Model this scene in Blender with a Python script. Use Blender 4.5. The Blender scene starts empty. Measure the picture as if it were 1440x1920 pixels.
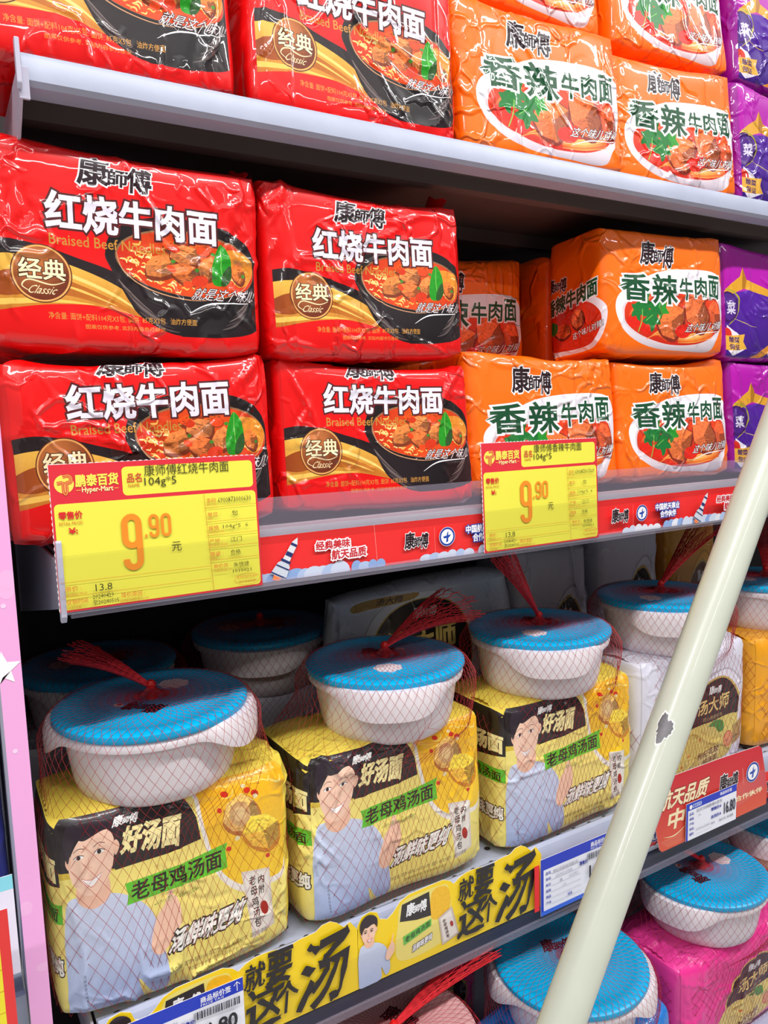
import bpy, math, random
import numpy as np
from mathutils import Vector, Matrix, geometry

# ------------------------------------------------------------------ camera, world, lamps, exposure
SC = bpy.context.scene
COL = SC.collection
CAM_Z = 1.30
cam_d = bpy.data.cameras.new('camera'); cam = bpy.data.objects.new('camera', cam_d); COL.objects.link(cam)
RC = ((0.86026997, -0.08496494, 0.5027092), (-0.50899909, -0.08656156, 0.85640354), (-0.02924898, -0.99261677, -0.11771339))
mw = Matrix.Identity(4)
for i in range(3):
    mw[i][0] = RC[i][0]; mw[i][1] = -RC[i][1]; mw[i][2] = -RC[i][2]
mw[2][3] = CAM_Z
cam.matrix_world = mw
cam_d.sensor_fit = 'VERTICAL'; cam_d.sensor_height = 36.0; cam_d.lens = 36.0 * 1420 / 1920
cam_d.clip_start = 0.02
SC.camera = cam
SC.view_settings.view_transform = 'Standard'; SC.view_settings.look = 'None'
SC.view_settings.gamma = 1.0; SC.view_settings.use_curve_mapping = False
SC.view_settings.exposure = -0.38

world = bpy.data.worlds.new('store_ambient'); SC.world = world; world.use_nodes = True
bg = world.node_tree.nodes['Background']; bg.inputs[0].default_value = (0.93, 0.95, 1.0, 1); bg.inputs[1].default_value = 0.17

def tube_lamp(x, y, z, lx, ly, power):
    l = bpy.data.lights.new('ceiling_tube', 'AREA'); l.shape = 'RECTANGLE'; l.size = lx; l.size_y = ly
    l.energy = power; l.color = (1.0, 0.985, 0.96)
    o = bpy.data.objects.new('ceiling_tube', l); COL.objects.link(o); o.location = (x, y, z)
# rows of ceiling tubes above the aisle, running along the shelves
for (lx, ly) in ((-1.6, -0.35), (0.35, -0.35), (2.3, -0.35)):
    tube_lamp(lx, ly, 3.05, 1.5, 0.08, 62)
for (lx, ly) in ((-1.6, -2.2), (0.35, -2.2), (2.3, -2.2)):
    tube_lamp(lx, ly, 3.05, 1.5, 0.08, 22)

# ------------------------------------------------------------------ helpers
def lin(c):
    c = np.asarray(c, float) / 255.0
    return np.where(c <= 0.04045, c / 12.92, ((c + 0.055) / 1.055) ** 2.4)

def link(o, parent=None):
    COL.objects.link(o)
    if parent is not None: o.parent = parent
    return o

def tag(o, label=None, cat=None, group=None, kind=None):
    if label: o['label'] = label
    if cat: o['category'] = cat
    if group: o['group'] = group
    if kind: o['kind'] = kind
    return o

def empty(name, loc=(0, 0, 0), rot=(0, 0, 0)):
    o = bpy.data.objects.new(name, None); o.empty_display_size = 0.05
    link(o); o.location = loc; o.rotation_euler = rot
    return o

class MB:
    """collects simple solids into one mesh"""
    def __init__(s): s.v = []; s.f = []
    def add(s, vs, fs):
        n = len(s.v); s.v += [tuple(p) for p in vs]; s.f += [[i + n for i in f] for f in fs]
    def box(s, x0, x1, y0, y1, z0, z1):
        s.add([(x0,y0,z0),(x1,y0,z0),(x1,y1,z0),(x0,y1,z0),(x0,y0,z1),(x1,y0,z1),(x1,y1,z1),(x0,y1,z1)],
              [(0,3,2,1),(4,5,6,7),(0,1,5,4),(1,2,6,5),(2,3,7,6),(3,0,4,7)])
    def prism_x(s, prof, x0, x1):
        """closed (y,z) profile swept along x"""
        n = len(prof)
        s.add([(x0,)+tuple(p) for p in prof] + [(x1,)+tuple(p) for p in prof],
              [(i, (i+1)%n, n+(i+1)%n, n+i) for i in range(n)] + [tuple(range(n-1,-1,-1)), tuple(range(n, 2*n))])
    def prism_y(s, prof, y0, y1):
        """closed (x,z) outline given thickness in y"""
        n = len(prof)
        s.add([(p[0], y0, p[1]) for p in prof] + [(p[0], y1, p[1]) for p in prof],
              [(i, (i+1)%n, n+(i+1)%n, n+i) for i in range(n)] + [tuple(range(n-1,-1,-1)), tuple(range(n, 2*n))])
    def tube(s, pts, r, seg=10, cap=True):
        pts = [Vector(p) for p in pts]; n = len(pts)
        rr = r if hasattr(r, '__len__') else [r]*n
        up = None; rings = []
        for i, p in enumerate(pts):
            t = (pts[min(i+1,n-1)] - pts[max(i-1,0)]).normalized()
            a = t.orthogonal().normalized() if up is None else (up - t*up.dot(t)).normalized()
            up = a; b = t.cross(a)
            rings.append([p + (a*math.cos(2*math.pi*k/seg) + b*math.sin(2*math.pi*k/seg))*rr[i] for k in range(seg)])
        vs = [q for r_ in rings for q in r_]
        fs = [(i*seg+k, i*seg+(k+1)%seg, (i+1)*seg+(k+1)%seg, (i+1)*seg+k) for i in range(n-1) for k in range(seg)]
        if cap: fs += [tuple(range(seg-1,-1,-1)), tuple(range((n-1)*seg, n*seg))]
        s.add(vs, fs)
    def lathe(s, prof, seg=64, c=(0,0,0), closed=False):
        n = len(prof)
        vs = [(c[0]+r*math.cos(2*math.pi*k/seg), c[1]+r*math.sin(2*math.pi*k/seg), c[2]+z) for (r, z) in prof for k in range(seg)]
        m = n if closed else n-1
        fs = [(i*seg+k, i*seg+(k+1)%seg, ((i+1)%n)*seg+(k+1)%seg, ((i+1)%n)*seg+k) for i in range(m) for k in range(seg)]
        s.add(vs, fs)
    def build(s, name, mat, parent=None, smooth=False, bevel=0):
        me = bpy.data.meshes.new(name); me.from_pydata(s.v, [], s.f); me.validate(); me.update()
        if smooth:
            me.polygons.foreach_set('use_smooth', [True]*len(me.polygons))
            me.set_sharp_from_angle(angle=math.radians(40))
        me.materials.append(mat)
        o = bpy.data.objects.new(name, me); link(o, parent)
        if bevel:
            b = o.modifiers.new('bevel', 'BEVEL'); b.width = bevel; b.segments = 2; b.limit_method = 'ANGLE'
        return o

# value noise, vectorised
def _h(ix, iy, iz, seed):
    h = (ix.astype(np.uint32)*np.uint32(374761393) + iy.astype(np.uint32)*np.uint32(668265263)
         + iz.astype(np.uint32)*np.uint32(2246822519) + np.uint32(seed*3266489917 & 0xffffffff))
    h = (h ^ (h >> np.uint32(13)))*np.uint32(1274126177); h = h ^ (h >> np.uint32(16))
    return h.astype(np.float64)/2147483648.0 - 1.0
def vn(P, seed):
    with np.errstate(over='ignore'):
        i = np.floor(P).astype(np.int64); f = P - i; u = f*f*f*(f*(f*6-15)+10)
        x, y, z = i[:,0], i[:,1], i[:,2]; r = 0
        for dx in (0,1):
            wx = u[:,0] if dx else 1-u[:,0]
            for dy in (0,1):
                wy = u[:,1] if dy else 1-u[:,1]
                for dz in (0,1):
                    wz = u[:,2] if dz else 1-u[:,2]
                    r = r + wx*wy*wz*_h(x+dx, y+dy, z+dz, seed)
    return r

# ------------------------------------------------------------------ materials
def new_mat(name):
    m = bpy.data.materials.new(name); m.use_nodes = True
    nt = m.node_tree; return m, nt, nt.nodes['Principled BSDF']
def N(nt, t, **kw):
    n = nt.nodes.new(t)
    for k, v in kw.items(): setattr(n, k, v)
    return n
def plain(name, rgb, rough=0.5, metal=0.0, spec=0.5, coat=0.0, bump=0.0, bscale=200.0, var=0.0, vscale=8.0, trans=0.0, alpha=1.0, sub=0.0):
    m, nt, b = new_mat(name); L = nt.links
    c = (*lin(rgb), 1)
    b.inputs['Base Color'].default_value = c; b.inputs['Roughness'].default_value = rough; b.inputs['Metallic'].default_value = metal
    b.inputs['Specular IOR Level'].default_value = spec; b.inputs['Coat Weight'].default_value = coat; b.inputs['Coat Roughness'].default_value = 0.06
    b.inputs['Transmission Weight'].default_value = trans; b.inputs['Alpha'].default_value = alpha
    if sub: b.inputs['Subsurface Weight'].default_value = sub; b.inputs['Subsurface Radius'].default_value = (0.004, 0.004, 0.004)
    tc = N(nt, 'ShaderNodeTexCoord')
    if var:
        n = N(nt, 'ShaderNodeTexNoise'); n.inputs['Scale'].default_value = vscale; n.inputs['Detail'].default_value = 4; L.new(tc.outputs['Object'], n.inputs['Vector'])
        mr = N(nt, 'ShaderNodeMapRange'); mr.inputs['To Min'].default_value = 1-var; mr.inputs['To Max'].default_value = 1+var; mr.inputs['From Min'].default_value = .25; mr.inputs['From Max'].default_value = .75
        L.new(n.outputs['Fac'], mr.inputs['Value'])
        vm = N(nt, 'ShaderNodeVectorMath', operation='SCALE'); vm.inputs[0].default_value = c[:3]; L.new(mr.outputs['Result'], vm.inputs['Scale']); L.new(vm.outputs[0], b.inputs['Base Color'])
    if bump:
        n = N(nt, 'ShaderNodeTexNoise'); n.inputs['Scale'].default_value = bscale; n.inputs['Detail'].default_value = 3; L.new(tc.outputs['Object'], n.inputs['Vector'])
        bp = N(nt, 'ShaderNodeBump'); bp.inputs['Strength'].default_value = bump; bp.inputs['Distance'].default_value = 0.002
        L.new(n.outputs['Fac'], bp.inputs['Height']); L.new(bp.outputs['Normal'], b.inputs['Normal'])
    return m

def print_mat(name, rough, coat, crinkle, spec=0.5, cscale=22.0, metal=0.0):
    """printed surface: colour from the mesh's print attribute, its alpha says how much grain the picture has there"""
    m, nt, b = new_mat(name); L = nt.links
    at = N(nt, 'ShaderNodeAttribute', attribute_name='print')
    uv = N(nt, 'ShaderNodeUVMap', uv_map='UVMap')
    n = N(nt, 'ShaderNodeTexNoise'); n.inputs['Scale'].default_value = 260; n.inputs['Detail'].default_value = 5; n.inputs['Roughness'].default_value = .65
    L.new(uv.outputs['UV'], n.inputs['Vector'])
    ma = N(nt, 'ShaderNodeMath', operation='SUBTRACT'); L.new(n.outputs['Fac'], ma.inputs[0]); ma.inputs[1].default_value = .5
    mb = N(nt, 'ShaderNodeMath', operation='MULTIPLY'); L.new(ma.outputs[0], mb.inputs[0]); L.new(at.outputs['Alpha'], mb.inputs[1])
    mc = N(nt, 'ShaderNodeMath', operation='MULTIPLY_ADD'); L.new(mb.outputs[0], mc.inputs[0]); mc.inputs[1].default_value = 4.0; mc.inputs[2].default_value = 1.0; mc.use_clamp = False
    md = N(nt, 'ShaderNodeMath', operation='MAXIMUM'); L.new(mc.outputs[0], md.inputs[0]); md.inputs[1].default_value = .08
    sc = N(nt, 'ShaderNodeVectorMath', operation='SCALE'); L.new(at.outputs['Color'], sc.inputs[0]); L.new(md.outputs[0], sc.inputs['Scale'])
    L.new(sc.outputs[0], b.inputs['Base Color'])
    b.inputs['Roughness'].default_value = rough; b.inputs['Coat Weight'].default_value = coat; b.inputs['Coat Roughness'].default_value = 0.035
    b.inputs['Specular IOR Level'].default_value = spec; b.inputs['Metallic'].default_value = metal
    if crinkle:
        tc = N(nt, 'ShaderNodeTexCoord'); oi = N(nt, 'ShaderNodeObjectInfo')
        ad = N(nt, 'ShaderNodeVectorMath', operation='ADD'); L.new(tc.outputs['Object'], ad.inputs[0]); L.new(oi.outputs['Location'], ad.inputs[1])
        wn = N(nt, 'ShaderNodeTexNoise'); wn.inputs['Scale'].default_value = 18; wn.inputs['Detail'].default_value = 2; L.new(ad.outputs[0], wn.inputs['Vector'])
        mx = N(nt, 'ShaderNodeVectorMath', operation='MULTIPLY_ADD'); L.new(wn.outputs['Color'], mx.inputs[0]); mx.inputs[1].default_value = (.06, .06, .06); L.new(ad.outputs[0], mx.inputs[2])
        vo = N(nt, 'ShaderNodeTexVoronoi', feature='DISTANCE_TO_EDGE'); vo.inputs['Scale'].default_value = cscale; L.new(mx.outputs[0], vo.inputs['Vector'])
        ms = N(nt, 'ShaderNodeMapRange', interpolation_type='SMOOTHSTEP'); ms.inputs['From Min'].default_value = 0; ms.inputs['From Max'].default_value = .11; ms.inputs['To Min'].default_value = 1; ms.inputs['To Max'].default_value = 0
        L.new(vo.outputs['Distance'], ms.inputs['Value'])
        mk = N(nt, 'ShaderNodeTexNoise'); mk.inputs['Scale'].default_value = 11; L.new(ad.outputs[0], mk.inputs['Vector'])
        mm = N(nt, 'ShaderNodeMapRange'); mm.inputs['From Min'].default_value = .44; mm.inputs['From Max'].default_value = .62; L.new(mk.outputs['Fac'], mm.inputs['Value'])
        hm = N(nt, 'ShaderNodeMath', operation='MULTIPLY'); L.new(ms.outputs['Result'], hm.inputs[0]); L.new(mm.outputs['Result'], hm.inputs[1])
        n2 = N(nt, 'ShaderNodeTexNoise'); n2.inputs['Scale'].default_value = 42; n2.inputs['Detail'].default_value = 2; L.new(ad.outputs[0], n2.inputs['Vector'])
        ha = N(nt, 'ShaderNodeMath', operation='MULTIPLY_ADD'); L.new(n2.outputs['Fac'], ha.inputs[0]); ha.inputs[1].default_value = .14; L.new(hm.outputs[0], ha.inputs[2])
        bp = N(nt, 'ShaderNodeBump'); bp.inputs['Strength'].default_value = crinkle; bp.inputs['Distance'].default_value = 0.0022
        L.new(ha.outputs[0], bp.inputs['Height']); L.new(bp.outputs['Normal'], b.inputs['Normal']); L.new(bp.outputs['Normal'], b.inputs['Coat Normal'])
    return m

FILM = print_mat('glossy_printed_film', 0.42, 0.9, 0.95, 0.30)
MATTE_FILM = print_mat('satin_printed_film', 0.38, 0.35, 0.6)
PAPER = print_mat('printed_card', 0.45, 0.12, 0.0)

# ------------------------------------------------------------------ flat artwork engine
_txt = {}
def glyph_mesh(s, off, res):
    """outline of a line of lettering as triangles; off > 0 emboldens it (in em)"""
    key = (s, round(off, 4), res)
    if key in _txt: return _txt[key]
    if abs(off) > 1e-6:
        _txt[key] = embolden(*glyph_mesh(s, 0.0, res), off); return _txt[key]
    cu = bpy.data.curves.new('lettering', 'FONT'); cu.body = s; cu.resolution_u = res
    o = bpy.data.objects.new('lettering', cu); COL.objects.link(o)
    dg = bpy.context.evaluated_depsgraph_get(); dg.update()
    me = bpy.data.meshes.new_from_object(o.evaluated_get(dg))
    v = np.array([q.co[:2] for q in me.vertices]) if len(me.vertices) else np.zeros((0, 2))
    me.calc_loop_triangles()
    t = np.array([q.vertices[:] for q in me.loop_triangles], int).reshape(-1, 3)
    bpy.data.objects.remove(o); bpy.data.curves.remove(cu); bpy.data.meshes.remove(me)
    _txt[key] = (v, t); return v, t
def embolden(v, t, w):
    if not len(v): return v, t
    ar = np.cross(v[t[:,1]]-v[t[:,0]], v[t[:,2]]-v[t[:,0]]); t = t[np.abs(ar) > 1e-12]; ar = ar[np.abs(ar) > 1e-12]
    t = np.where((ar < 0)[:,None], t[:, [0,2,1]], t)
    de = np.concatenate([t[:, [0,1]], t[:, [1,2]], t[:, [2,0]]]); st = set(map(tuple, de))
    ed = [(i, j) for i, j in de if (j, i) not in st]
    nxt = {}; prv = {}
    for i, j in ed: nxt[i] = j; prv[j] = i
    P = v.copy()
    for i in nxt:
        if i not in prv: continue
        d1 = v[i]-v[prv[i]]; d2 = v[nxt[i]]-v[i]; l1, l2 = np.linalg.norm(d1), np.linalg.norm(d2)
        if l1 < 1e-9 or l2 < 1e-9: continue
        n1 = np.array([d1[1], -d1[0]])/l1; n2 = np.array([d2[1], -d2[0]])/l2
        o = (n1+n2)/max(.35, 1+n1@n2); ln = np.linalg.norm(o)
        if ln > 1.7: o *= 1.7/ln
        P[i] = v[i]+o*w
    r = geometry.delaunay_2d_cdt([Vector(p) for p in P], ed, [], 0, 1e-6)
    nv = np.array([p[:] for p in r[0]]); nt_ = np.array(r[2], int).reshape(-1, 3)
    c = nv[nt_].mean(1); E = np.array(ed); A, B = P[E[:,0]], P[E[:,1]]; wn = np.zeros(len(c), int)
    for k in range(0, len(E), 400):
        a, b = A[k:k+400][None], B[k:k+400][None]; q = c[:,None]
        up = (a[...,1] <= q[...,1]) & (b[...,1] > q[...,1]); dn = (a[...,1] > q[...,1]) & (b[...,1] <= q[...,1])
        cr = (b[...,0]-a[...,0])*(q[...,1]-a[...,1])-(q[...,0]-a[...,0])*(b[...,1]-a[...,1])
        wn += (up & (cr > 0)).sum(1)-(dn & (cr < 0)).sum(1)
    return nv, nt_[wn > 0]
def boundary(t):
    e = np.concatenate([t[:, [0,1]], t[:, [1,2]], t[:, [2,0]]]); e = np.sort(e, 1)
    u, c = np.unique(e, axis=0, return_counts=True); return u[c == 1]
def spline(p, n=8, closed=True):
    p = np.asarray(p, float); m = len(p); out = []
    for i in range(m if closed else m-1):
        if closed: a, b, c, d = p[i-1], p[i], p[(i+1)%m], p[(i+2)%m]
        else: a, b, c, d = p[max(i-1,0)], p[i], p[i+1], p[min(i+2,m-1)]
        for k in range(n):
            t = k/n; out.append(.5*((2*b)+(c-a)*t+(2*a-5*b+4*c-d)*t*t+(3*b-a-3*c+d)*t**3))
    if not closed: out.append(p[-1])
    return np.array(out)

class Art:
    """layers of flat shapes on a W x H sheet; coordinates run 0..1 both ways"""
    def __init__(s, W, H, base, grain=0.0):
        s.W, s.H = W, H; s.S = []; s.k = np.array([W, H])
        s.poly([(0,0),(1,0),(1,1),(0,1)], base, grain)
    def _put(s, v, t, col, a=0.0, clip=True):
        v = np.asarray(v, float)
        if clip: v = np.clip(v, [0, 0], s.k)
        s.S.append((v, t, col if callable(col) else lin(col), a))
    def poly(s, pts, col, a=0.0):
        p = np.asarray(pts, float)*s.k
        t = np.array(geometry.tessellate_polygon([[Vector((x, y, 0)) for x, y in p]]), int).reshape(-1, 3)
        s._put(p, t, col, a)
    def blob(s, pts, col, a=0.0, n=6): s.poly(spline(pts, n), col, a)
    def ell(s, cx, cy, rx, ry, col, a=0.0, rot=0.0, n=32, wob=0.0, rnd=None):
        """rx, ry in units of the width"""
        th = np.linspace(0, 2*np.pi, n, endpoint=False); r = np.ones(n)
        if wob: r = 1 + wob*np.array([rnd.uniform(-1, 1) for _ in range(n)])
        x, y = rx*s.W*np.cos(th)*r, ry*s.W*np.sin(th)*r; c_, s_ = math.cos(rot), math.sin(rot)
        s.poly(np.stack([(cx*s.W+x*c_-y*s_)/s.W, (cy*s.H+x*s_+y*c_)/s.H], 1), col, a)
    def stroke(s, pts, w, col, a=0.0, n=5, smooth=True):
        """w: width(s) in metres"""
        p = (spline(pts, n, False) if smooth and len(pts) > 2 else np.asarray(pts, float))*s.k; m = len(p)
        w = np.interp(np.linspace(0,1,m), np.linspace(0,1,len(w)), w) if hasattr(w, '__len__') else np.full(m, w)
        d = np.gradient(p, axis=0); d /= np.linalg.norm(d, axis=1)[:, None]+1e-12; nn = np.stack([-d[:,1], d[:,0]], 1)*w[:,None]/2
        v = np.concatenate([p+nn, p-nn]); t = []
        for i in range(m-1): t += [(i, i+1, m+i+1), (i, m+i+1, m+i)]
        s._put(v, np.array(t), col, a)
    def text(s, st, box, layers, res=2, shear=0.0, quad=None, rough=0.0, align='fit'):
        """box u0,v0,u1,v1 is filled by the lettering; layers: (embolden, colour[, du, dv])"""
        v0, t0 = glyph_mesh(st, 0.0, res)
        if not len(v0): return
        lo, hi = v0.min(0), v0.max(0)
        if quad is None: u0, w0, u1, w1 = box; quad = [(u0,w0),(u1,w0),(u1,w1),(u0,w1)]
        q = np.asarray(quad, float)*s.k
        for Ly in layers:
            v, t = glyph_mesh(st, Ly[0], res)
            if not len(v): continue
            p = (v-lo)/(hi-lo); p[:,0] = p[:,0] + shear*(p[:,1]-.5)
            if rough:
                r3 = np.concatenate([p*[14*len(st),14], np.zeros((len(p),1))], 1); p = p + rough*np.stack([vn(r3,3)/len(st), vn(r3,4)], 1)
            x, y = p[:,:1], p[:,1:]
            P = q[0]*(1-x)*(1-y)+q[1]*x*(1-y)+q[2]*x*y+q[3]*(1-x)*y
            if len(Ly) > 2: P = P + np.array([Ly[2], Ly[3]])*s.k
            s._put(P, t, Ly[1], 0.0)
    # --- one surface, all shapes cut into it
    def wrap(s, cell=0.0036):
        W, H = s.W, s.H; nx, ny = int(round(W/cell)), int(round(H/cell))
        gx, gy = np.linspace(0, W, nx+1), np.linspace(0, H, ny+1)
        G = np.stack(np.meshgrid(gx, gy, indexing='ij'), -1).reshape(-1, 2)
        V = [G]; E = []; off = len(G); idx = lambda i, j: i*(ny+1)+j
        E += [(idx(i,0), idx(i+1,0)) for i in range(nx)]+[(idx(i,ny), idx(i+1,ny)) for i in range(nx)]
        E += [(idx(0,j), idx(0,j+1)) for j in range(ny)]+[(idx(nx,j), idx(nx,j+1)) for j in range(ny)]
        for v, t, c, a in s.S[1:]:
            b = boundary(t); used = np.unique(b); mp = {k: i+off for i, k in enumerate(used)}
            V.append(v[used]); off += len(used); ex = []
            for i, j in b:
                d = np.linalg.norm(v[i]-v[j]); m = int(d/cell)
                if d < 1e-7: continue
                if m >= 1:
                    pts = v[i]+(v[j]-v[i])*(np.arange(1, m+1)/(m+1))[:,None]
                    ids = [mp[i]]+[off+len(ex)+k for k in range(m)]+[mp[j]]; ex += list(pts)
                    E += list(zip(ids[:-1], ids[1:]))
                else: E.append((mp[i], mp[j]))
            if ex: V.append(np.array(ex)); off += len(ex)
        V = np.concatenate(V)
        r = geometry.delaunay_2d_cdt([Vector(p) for p in V], E, [], 0, 2e-6)
        v = np.array([p[:] for p in r[0]]); t = np.array(r[2], int)
        v = np.clip(v, [0,0], s.k)
        ar = np.abs(np.cross(v[t[:,1]]-v[t[:,0]], v[t[:,2]]-v[t[:,0]])); t = t[ar > 1e-12]
        c = v[t].mean(1); top = np.zeros(len(t), int)
        for k, (sv, st, col, a) in enumerate(s.S):
            if k == 0: continue
            lo, hi = sv.min(0), sv.max(0)
            m = np.where((c[:,0] >= lo[0]) & (c[:,0] <= hi[0]) & (c[:,1] >= lo[1]) & (c[:,1] <= hi[1]))[0]
            if not len(m): continue
            A, B, C = sv[st[:,0]], sv[st[:,1]], sv[st[:,2]]
            ins = np.zeros(len(m), bool)
            order = np.argsort(c[m,0]); xs = c[m,0][order]
            tl = np.minimum(np.minimum(A[:,0],B[:,0]),C[:,0]); tr = np.maximum(np.maximum(A[:,0],B[:,0]),C[:,0])
            i0 = np.searchsorted(xs, tl); i1 = np.searchsorted(xs, tr, 'right')
            cm = c[m][order]
            for q in range(len(st)):
                if i1[q] <= i0[q]: continue
                P = cm[i0[q]:i1[q]]; a_, b_, c_ = A[q], B[q], C[q]
                d1 = (P[:,0]-b_[0])*(a_[1]-b_[1])-(a_[0]-b_[0])*(P[:,1]-b_[1])
                d2 = (P[:,0]-c_[0])*(b_[1]-c_[1])-(b_[0]-c_[0])*(P[:,1]-c_[1])
                d3 = (P[:,0]-a_[0])*(c_[1]-a_[1])-(c_[0]-a_[0])*(P[:,1]-a_[1])
                ok = ~(((d1<0)|(d2<0)|(d3<0)) & ((d1>0)|(d2>0)|(d3>0)))
                ins[order[i0[q]:i1[q]][ok]] = True
            top[m[ins]] = k
        C = np.ones((len(t), 3, 4)); 
        for k, (sv, st, col, a) in enumerate(s.S):
            m = top == k
            if not m.any(): continue
            if callable(col):
                P = v[t[m]].reshape(-1, 2)/s.k; C[m,:,:3] = col(P[:,0], P[:,1]).reshape(-1, 3, 3)
            else: C[m,:,:3] = col
            C[m,:,3] = a
        return v, t, C
    # --- flat card: layers lie a hair above each other
    def card(s, step=0.00010, skip=0):
        V = []; T = []; C = []; off = 0; z = []
        for k, (v, t, col, a) in enumerate(s.S[skip:]):
            V.append(v); T.append(t+off); off += len(v); z.append(np.full(len(v), (k+1)*step))
            c = np.ones((len(t), 3, 4)); c[:,:,3] = a
            c[:,:,:3] = col(v[t].reshape(-1,2)[:,0]/s.W, v[t].reshape(-1,2)[:,1]/s.H).reshape(-1,3,3) if callable(col) else col
            C.append(c)
        return np.concatenate(V), np.concatenate(T), np.concatenate(C), np.concatenate(z)

def mesh_np(name, V, T, C=None, UV=None, NRM=None, mat=None, smooth=True):
    me = bpy.data.meshes.new(name); n, f = len(V), len(T)
    me.vertices.add(n); me.vertices.foreach_set('co', np.asarray(V, np.float32).ravel())
    me.loops.add(3*f); me.loops.foreach_set('vertex_index', np.asarray(T, np.int32).ravel())
    me.polygons.add(f); me.polygons.foreach_set('loop_start', np.arange(0, 3*f, 3, dtype=np.int32))
    me.polygons.foreach_set('loop_total', np.full(f, 3, np.int32))
    me.polygons.foreach_set('use_smooth', np.full(f, smooth))
    me.update(calc_edges=True)
    if C is not None:
        ca = me.color_attributes.new('print', 'FLOAT_COLOR', 'CORNER'); ca.data.foreach_set('color', np.asarray(C, np.float32).ravel())
    if UV is not None:
        ul = me.uv_layers.new(name='UVMap'); ul.data.foreach_set('uv', np.asarray(UV, np.float32)[np.asarray(T).ravel()].ravel())
    if NRM is not None: me.normals_split_custom_set_from_vertices(np.asarray(NRM, np.float32))
    if mat: me.materials.append(mat)
    return me
# ------------------------------------------------------------------ printed designs
def mixc(a, b):
    a, b = lin(a), lin(b)
    return lambda t: a + (b-a)*np.clip(t, 0, 1)[:, None]
def grad_v(a, b, v0, v1):
    f = mixc(a, b); return lambda u, v: f((v-v0)/(v1-v0))
def grad_u(a, b, u0, u1):
    f = mixc(a, b); return lambda u, v: f((u-u0)/(u1-u0))
def grad_r(a, b, cu, cv, r, asp=1.0):
    f = mixc(a, b); return lambda u, v: f(np.hypot(u-cu, (v-cv)*asp)/r)

WHITE = (246, 244, 250)
def maker_logo(A, box, ink=(38, 12, 22), halo=WHITE, res=3):
    """the three brushed characters of the maker, first and last taller than the middle one"""
    u0, v0, u1, v1 = box; w, h = u1-u0, v1-v0
    q = [('康', (u0, v0+.06*h, u0+.40*w, v1)), ('師', (u0+.40*w, v0+.12*h, u0+.66*w, v0+.68*h)), ('傅', (u0+.66*w, v0, u1, v0+.86*h))]
    if halo is not None:
        for c, b in q: A.text(c, b, [(.078, halo)], res, .08)
    for c, b in q: A.text(c, b, [(.028, ink)], res, .08)

def chunk(A, rnd, cx, cy, rx, ry, rot, col, dark):
    n = 7; th = np.linspace(0, 2*np.pi, n, endpoint=False)
    r = np.array([rnd.uniform(.80, 1.15) for _ in range(n)])
    def P(k):
        x, y = rx*np.cos(th)*r*k, ry*np.sin(th)*r*k; c, s = math.cos(rot), math.sin(rot)
        return np.stack([cx+x*c-y*s, cy+(x*s+y*c)*A.W/A.H], 1)
    Q = P(1.0)
    A.blob(P(1.05)+[.003, -.014], dark, .3, 3)
    A.poly(Q, col, .5)
    up = lambda k: tuple(int(max(0, min(255, c*k))) for c in col)
    ctr = Q.mean(0)+[rnd.uniform(-.008,.008), rnd.uniform(-.01,.01)]
    i0 = int(np.argmin(Q[:,0]-Q[:,1])); ring = [Q[(i0+k) % n] for k in range(n)]
    A.poly([ctr]+ring[-2:]+ring[:2], up(1.18), .5)
    A.poly([ctr]+ring[3:6], up(.74), .5)
    for k in range(11):
        t = rnd.uniform(-.75, .75); hw = .75*math.sqrt(1-t*t); a = rnd.uniform(-hw, hw*.3); b = a+rnd.uniform(.2, .5); pts = []
        for x in (a, (a+b)/2, b):
            X, Y = x*rx, (t+rnd.uniform(-.07, .07))*ry
            pts.append((cx+X*math.cos(rot)-Y*math.sin(rot), cy+(X*math.sin(rot)+Y*math.cos(rot))*A.W/A.H))
        A.stroke(pts, [.0002, rnd.uniform(.0005, .0011), .0002], up(1.32) if k % 2 else up(.62), .2, 2)

def noodle(A, rnd, cx, cy, L, rot, col, w):
    pts = []
    for i in range(4):
        x = (i/3-.5)*L; y = .18*L*math.sin(i*1.9+rot*3)
        pts.append((cx+x*math.cos(rot)-y*math.sin(rot), cy+(x*math.sin(rot)+y*math.cos(rot))*A.W/A.H))
    A.stroke(pts, [w*.5, w, w, w*.5], col, .15, 3)

def leaf(A, pts, col, vein):
    A.blob(pts, col, .22, 5)
    p = np.asarray(pts); A.stroke([p[0], p.mean(0), p[len(p)//2]], [.0004, .0009, .0003], vein, 0, 4)

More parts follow.
